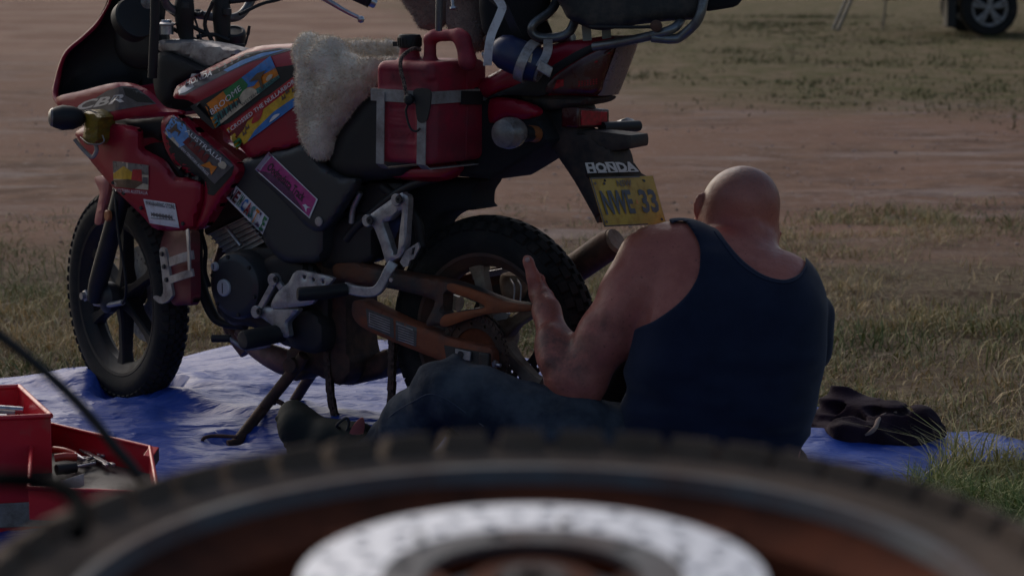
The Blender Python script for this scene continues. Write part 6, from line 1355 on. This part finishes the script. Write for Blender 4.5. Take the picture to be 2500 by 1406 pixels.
# red tool box with an open tray
TBX = thing('toolbox', 'open red steel cantilever toolbox standing on the tarp at the left', 'toolbox', zt(W(20, 1230, 5.45)))
def plate4(name, pts, th, m, parent, nrm, bevel=.002):
    n = Vector(nrm).normalized(); p = [Vector(q) for q in pts]; r = [q - n * th for q in p]
    F = [(0, 1, 2, 3), (7, 6, 5, 4), (0, 4, 5, 1), (1, 5, 6, 2), (2, 6, 7, 3), (3, 7, 4, 0)]
    if (p[1] - p[0]).cross(p[2] - p[0]).dot(n) < 0: F = [q[::-1] for q in F]
    return mk(name, p + r, F, m, parent, bevel=bevel, smooth=30)
# box walls: right end wall faces the camera's right; front wall faces the camera
zT = W(122, 1015, 5.4).z; zB = .018
fr_ = W(124, 1015, 5.4); bl = W(-10, 985, 5.75)
c_fr = Vector((fr_.x, fr_.y, 0)); dl = Vector((-.5, -.12, 0)); c_fl = c_fr + dl; c_br = c_fr + Vector((-.14, .36, 0)); c_bl = c_br + dl
def wall(nm, a, b, th, nrm, z0=zB, z1=zT, par=TBX): return plate4(nm, [a + UP * z0, b + UP * z0, b + UP * z1, a + UP * z1], th, 'redtool', par, nrm)
wall('front_wall', c_fl, c_fr, .003, (0.2, -1, 0)); wall('end_wall', c_fr, c_br, .003, (1, .3, 0)); wall('back_wall', c_bl, c_br, .003, (0, -1, 0)); wall('box_floor', c_fl, c_fr, .003, (0, -1, 0), zB, zB + .01)
plate4('box_bottom', [c_fl + UP * (zT - .10), c_fr + UP * (zT - .10), c_br + UP * (zT - .10), c_bl + UP * (zT - .10)], .003, 'redtool', TBX, UP)
for a, b in ((c_fl, c_fr), (c_fr, c_br), (c_bl, c_br)): tube('rolled_rim', [a + UP * zT, b + UP * zT], .006, 'redtool', TBX, smooth=False, seg=10)
plate4('lower_trim', [c_fl + Vector((0, -.006, zB + .02)), c_fr + Vector((0.004, -.006, zB + .02)), c_fr + Vector((.004, -.006, zB + .075)), c_fl + Vector((0, -.006, zB + .075))], .004, 'strap', TBX, (0, -1, 0))
# tray swung out to the right
TY = 5.62; t0 = W(126, 1035, TY + .12); t1 = W(372, 1090, TY); t2 = W(352, 1100, TY - .28); t3 = W(140, 1168, TY - .26)
t0 = Vector(t0); zr = t0.z
def hz(x, y, z): return G(x, y, z)
zr = .215; zf = .15
q0, q1, q2, q3 = hz(60, 1018, zr), hz(368, 1092, zr), hz(352, 1102, zr), hz(70, 1190, zr)
q0, q1 = hz(80, 1024, zr), hz(366, 1091, zr); q3, q2 = hz(70, 1192, zr), hz(356, 1104, zr)
q2 = q1 + (q3 - q0) * .62
for nm, a, b, nr in (('tray_wall', q0, q1, (0, -1, 0)), ('tray_wall', q1, q2, (1, 0, 0)), ('tray_wall', q2, q3, (0, -1, 0)), ('tray_wall', q3, q0, (-1, 0, 0))):
    plate4(nm, [a, b, b - UP * .065, a - UP * .065], .002, 'redtool', TBX, nr, .001); tube('rolled_rim', [a, b], .0045, 'redtool', TBX, smooth=False, seg=8)
plate4('tray_floor', [q0 - UP * .06, q1 - UP * .06, q2 - UP * .06, q3 - UP * .06], .002, 'dark', TBX, UP)
plate4('tray_lip', [q1 + UP * .003, q1 + Vector((.02, 0, .0)), q1 + Vector((.02, -.10, 0)), q1 + Vector((0, -.10, .003))], .003, 'redtool', TBX, UP); plate4('tray_lip', [q1 + Vector((.02, 0, .0)), q1 + Vector((.02, 0, -.03)), q1 + Vector((.02, -.10, -.03)), q1 + Vector((.02, -.10, 0))], .003, 'rustd', TBX, (1, 0, 0))
plate4('latch', [hz(148, 1172, .20), hz(205, 1155, .20), hz(205, 1185, .18), hz(150, 1205, .18)], .004, 'strap', TBX, (0, -1, .3))
# loose tools in the tray
zf_ = zr - .045
def spanner(x0, y0, x1, y1, m, label, r=.006):
    a, b = hz(x0, y0, zf_), hz(x1, y1, zf_); d = (b - a).normalized(); s_ = d.cross(UP)
    T = thing('spanner', label, 'spanner', a); tube('shaft', [a, b], .01, m, T, flat=(.012, .005, s_), smooth=False, bevel=.001)
    lathe('ring_end', a, UP, [(-.004, .006), (-.004, .013), (.004, .013), (.004, .006), (-.004, .006)], m, T, seg=18, cap=False)
    for s2 in (-1, 1): box('jaw', b + d * .010 + s_ * .008 * s2, d * .011, s_ * .004, UP * .0035, m, T, bevel=.001)
spanner(190, 1092, 262, 1132, 'steel', 'bright steel spanner lying along the back of the red tray'); spanner(160, 1150, 214, 1128, 'dark', 'dark spanner lying across the front of the red tray'); spanner(205, 1120, 245, 1112, 'steel', 'short steel spanner on top of the others in the red tray')
pl_ = thing('pliers', 'orange-red handled pliers lying in the red tray beside the spanners', 'pliers', hz(160, 1110, zf_))
for (x0, y0, x1, y1) in ((132, 1098, 185, 1112), (134, 1118, 185, 1116)): tube('handle', [hz(x0, y0, zf_ + .015), hz((x0 + x1) / 2, (y0 + y1) / 2 - 3, zf_ + .018), hz(x1, y1, zf_ + .012)], .009, mat('orange red grip', (.55, .05, .03), .4), pl_, seg=10)
tube('jaw', [hz(184, 1114, zf_ + .012), hz(206, 1122, zf_ + .01)], [.009, .004], 'steel', pl_, smooth=False)
tube('cantilever_arm', [c_fr + Vector((-.01, .05, .07)), c_fr + Vector((.07, .06, .17))], .01, 'strap', TBX, flat=(.016, .003, Vector((.7, 0, -.7))), smooth=False)
for z_ in (.10, .17): lathe('rivet', c_fr + Vector((-.03, -.002, z_)), Vector((0, -1, 0)), [(0, .006), (.003, .005), (.004, 0)], 'steel', TBX, seg=10, cap=False)
sd_ = thing('screwdriver', 'black handled screwdriver at the front of the red tray', 'screwdriver', hz(150, 1140, zf_)); tube('handle', [hz(138, 1146, zf_ + .008), hz(185, 1140, zf_ + .008)], .012, 'black', sd_, smooth=False); tube('blade', [hz(185, 1140, zf_ + .008), hz(232, 1130, zf_ + .008)], .0035, 'steel', sd_, smooth=False)
# sockets and spanners in the box itself
sl_ = thing('spanner_roll', 'pale steel spanners heaped in the top of the red toolbox', 'spanners', c_fr + Vector((-.25, .15, zT - .09)))
for i in range(5): tube('shaft', [c_fr + Vector((-.42 + .02 * i, .05 + .045 * i, zT - .03 + .004 * i)), c_fr + Vector((-.15 + .01 * i, .07 + .045 * i, zT - .035))], .008, 'strap' if i % 2 else 'steel', sl_, seg=8)

# ================================================================== loose wheel in the foreground on a drum
WY = 1.3775; tilt = R(4.65)
wn_ = Vector((0, -math.sin(tilt), math.cos(tilt)))
WC = W(1300, 1640, WY)
FWH = thing('spare_wheel', 'loose wheel caked in red dirt lying in the foreground with a bright brake disc', 'wheel', WC)
w_ = cast_wheel(WC, wn_, .3575, .041, .042, [(0, 14, 0, .74), (17, 40, .5, .74), (43, 80, .05, .76)], 50, .0155, ['tyre2', 'rimo', 'rimo'], FWH, .262, 6, .016, ph0=.25, hubr=.045, hubw=.055)
lathe('rim_lip', WC + wn_ * .034, wn_, [(-.003, .2600), (.004, .2690), (.009, .2680), (.009, .2610), (-.002, .2560)], 'rimg', FWH, seg=96, cap=False)
ring('brake_disc', WC + wn_ * .056, wn_, .086, .1320, .004, 'disc', FWH, holes=[(.095, 18, 0), (.109, 18, .5), (.122, 18, 0)], seg=120, hr=.0048, wave=.0)
ring('disc_carrier', WC + wn_ * .055, wn_, .062, .091, .005, 'rimg', FWH, holes=[(.077, 6, 0)], seg=60, hr=.006)
for k in range(6):
    t = k * math.pi / 3 + .3; d = Vector((math.cos(t), math.sin(t), 0)); d = (d - wn_ * d.dot(wn_)).normalized(); lathe('disc_rivet', WC + wn_ * .060 + d * .0895, wn_, [(0, .0035), (.003, .003), (.003, 0)], 'rimg', FWH, seg=12, cap=False)
lathe('hub_cap', WC + wn_ * .036, wn_, [(0, .06), (.006, .06), (.010, .05), (.012, .036), (.006, .034), (.006, .022), (.022, .021), (.022, .012), (.0, .011)], 'rimg', FWH, seg=40, cap=False)
lathe('bearing', WC + wn_ * .052, wn_, [(0, .022), (.006, .021), (.006, .010), (-.01, .009), (-.01, 0)], 'rustd', FWH, cap=False)
dm = thing('steel_drum', 'red dusty steel drum under the loose foreground wheel', 'drum', Vector((WC.x, WC.y + .0, 0)))
ztop = (WC - wn_ * .062).z - .035
lathe('drum_body', Vector((WC.x, WC.y, 0)), UP, [(0, .0), (.0, .195), (.02, .2), (ztop * .33, .2), (ztop * .33 + .01, .206), (ztop * .33 + .02, .2), (ztop * .66, .2), (ztop * .66 + .01, .206), (ztop * .66 + .02, .2), (ztop, .2), (ztop + .006, .203), (ztop + .008, .196), (ztop - .004, .193), (ztop - .004, 0)], 'rimo', dm, seg=48, cap=False)
for sx in (-1, 1): box('wooden_block', Vector((WC.x + sx * .12, WC.y + .1, ztop + .018)), Vector((.05, 0, 0)), Vector((0, .04, 0)), UP * .021, 'rustd', dm)
# cords hanging in the foreground
cd = tube('guy_rope', [W(-260, 640, 2.3), W(-60, 775, 2.3), W(40, 850, 2.3), W(130, 925, 2.3), W(210, 1005, 2.3), W(280, 1090, 2.3), W(345, 1172, 2.3), W(420, 1330, 2.3), W(520, 1700, 2.3), Vector((-.2, 2.3, .0))], .0052, 'black', None, base=Vector((-.2, 2.3, 0)), seg=10); tag(cd, 'thin dark rope slanting down at the left in front of the toolbox', 'rope')
c2 = tube('cable', [W(-220, 1190, 1.52), W(-60, 1172, 1.52), W(30, 1170, 1.5), W(110, 1178, 1.5), W(165, 1198, 1.48), W(195, 1240, 1.46), W(190, 1300, 1.42)], .0062, 'matt', FWH, seg=10)
c2['label'] = 'black cable looping over the left edge of the loose wheel'

# ================================================================== parked car and camp chair far behind
CY = 33.0; cx0 = W(2310, 40, CY).x
CAR = thing('parked_car', 'dark off-road car parked on the grass at the top right, its front alloy wheel showing', 'car', Vector((W(2415, 84, CY).x, CY, 0)))
def car():
    wx = W(2412, 60, CY).x; r = .37
    prof = [(cx0 - .25, .62), (cx0 - .3, .95), (cx0 - .15, 1.08), (wx + .9, 1.2), (wx + 1.5, 1.78), (wx + 3.6, 1.8), (wx + 3.9, 1.2), (wx + 3.95, .6), (wx + 3.3, .5), (wx + 3.25, .75), (wx + 2.9, .88), (wx + 2.5, .75), (wx + 2.4, .46), (wx + .55, .46), (wx + .45, .75), (wx, .88), (wx - .42, .75), (wx - .5, .5)]
    V = [Vector((x, CY - .1, z)) for x, z in prof] + [Vector((x, CY + 1.7, z)) for x, z in prof]; n = len(prof)
    F = [list(range(n)), list(range(n, 2 * n))[::-1]] + [[i, n + i, n + (i + 1) % n, (i + 1) % n] for i in range(n)]
    mk('car_body', V, F, 'cam_body', CAR, smooth=30, bevel=.03)
    for a, b in ((wx + 1.15, wx + 2.1), (wx + 2.25, wx + 3.4)): mk('window', [Vector((a, CY - .115, 1.25)), Vector((b, CY - .115, 1.25)), Vector((b, CY - .115, 1.68)), Vector((a + .3, CY - .115, 1.68))], [(0, 1, 2, 3)], 'glass', CAR, smooth=0)
    for k, wxx in enumerate((wx, wx + 2.85)):
        for Yc in (CY, CY + 1.5):
            c = Vector((wxx, Yc, r)); ax = Vector((0, -1, 0))
            w = lathe('wheel', c, ax, [(-.12, .2), (-.12, .33), (-.09, .37), (.09, .37), (.12, .34), (.125, .25), (.10, .235), (.02, .225), (.02, 0)], 'tyre', CAR, seg=36, cap=False)
            lathe('hub', c + ax * .08, ax, [(-.05, .07), (.02, .06), (.03, 0)], 'strap', w, cap=False); lathe('rim', c + ax * .06, ax, [(0, .22), (.04, .24), (.06, .235), (.05, .21), (0, .20)], 'strap', w, seg=36, cap=False)
            for j in range(5):
                for s_ in (-.16, .16):
                    t = 2 * math.pi * j / 5 + .3 + s_; d = Vector((math.cos(t), 0, math.sin(t))); tube('spoke', [c + ax * .09 + d * .05, c + ax * .10 + d * .225], [.02, .028], 'strap', w, smooth=False, seg=8)
    mk('mudflap', *box_geo(Vector((W(2322, 40, CY).x, CY + .1, .36)), Vector((.06, 0, 0)), Vector((0, .16, 0)), Vector((0, 0, .24))), 'black', CAR, bevel=.01)
    tube('tow_bar', [Vector((cx0 - .1, CY + .4, .53)), Vector((W(2165, 4, CY).x, CY + .4, .5))], .035, 'black', CAR, smooth=False)
car()
ch = thing('camp_chair', 'folding camp chair beside the off-road car, only a slanted leg in view', 'chair', Vector((W(2048, 40, 35).x, 35, 0)))
for Yc in (34.9, 35.4):
    a = Vector((W(2046, 40, 34.9).x, Yc, .0)); tube('leg', [a, a + Vector((.36, 0, .85))], .022, 'chair', ch, smooth=False); tube('leg', [a + Vector((.70, 0, .0)), a + Vector((.74, 0, .5))], .014, 'chair', ch, smooth=False) if Yc > 35 else None
box('seat', Vector((a.x + .32, 35.15, .5)), Vector((.24, 0, 0)), Vector((0, .25, 0)), UP * .012, 'cloth_k', ch); box('backrest', Vector((a.x + .44, 35.15, .80)), Vector((.02, 0, .05)), Vector((0, .25, 0)), Vector((.06, 0, .22)), 'cloth_k', ch)
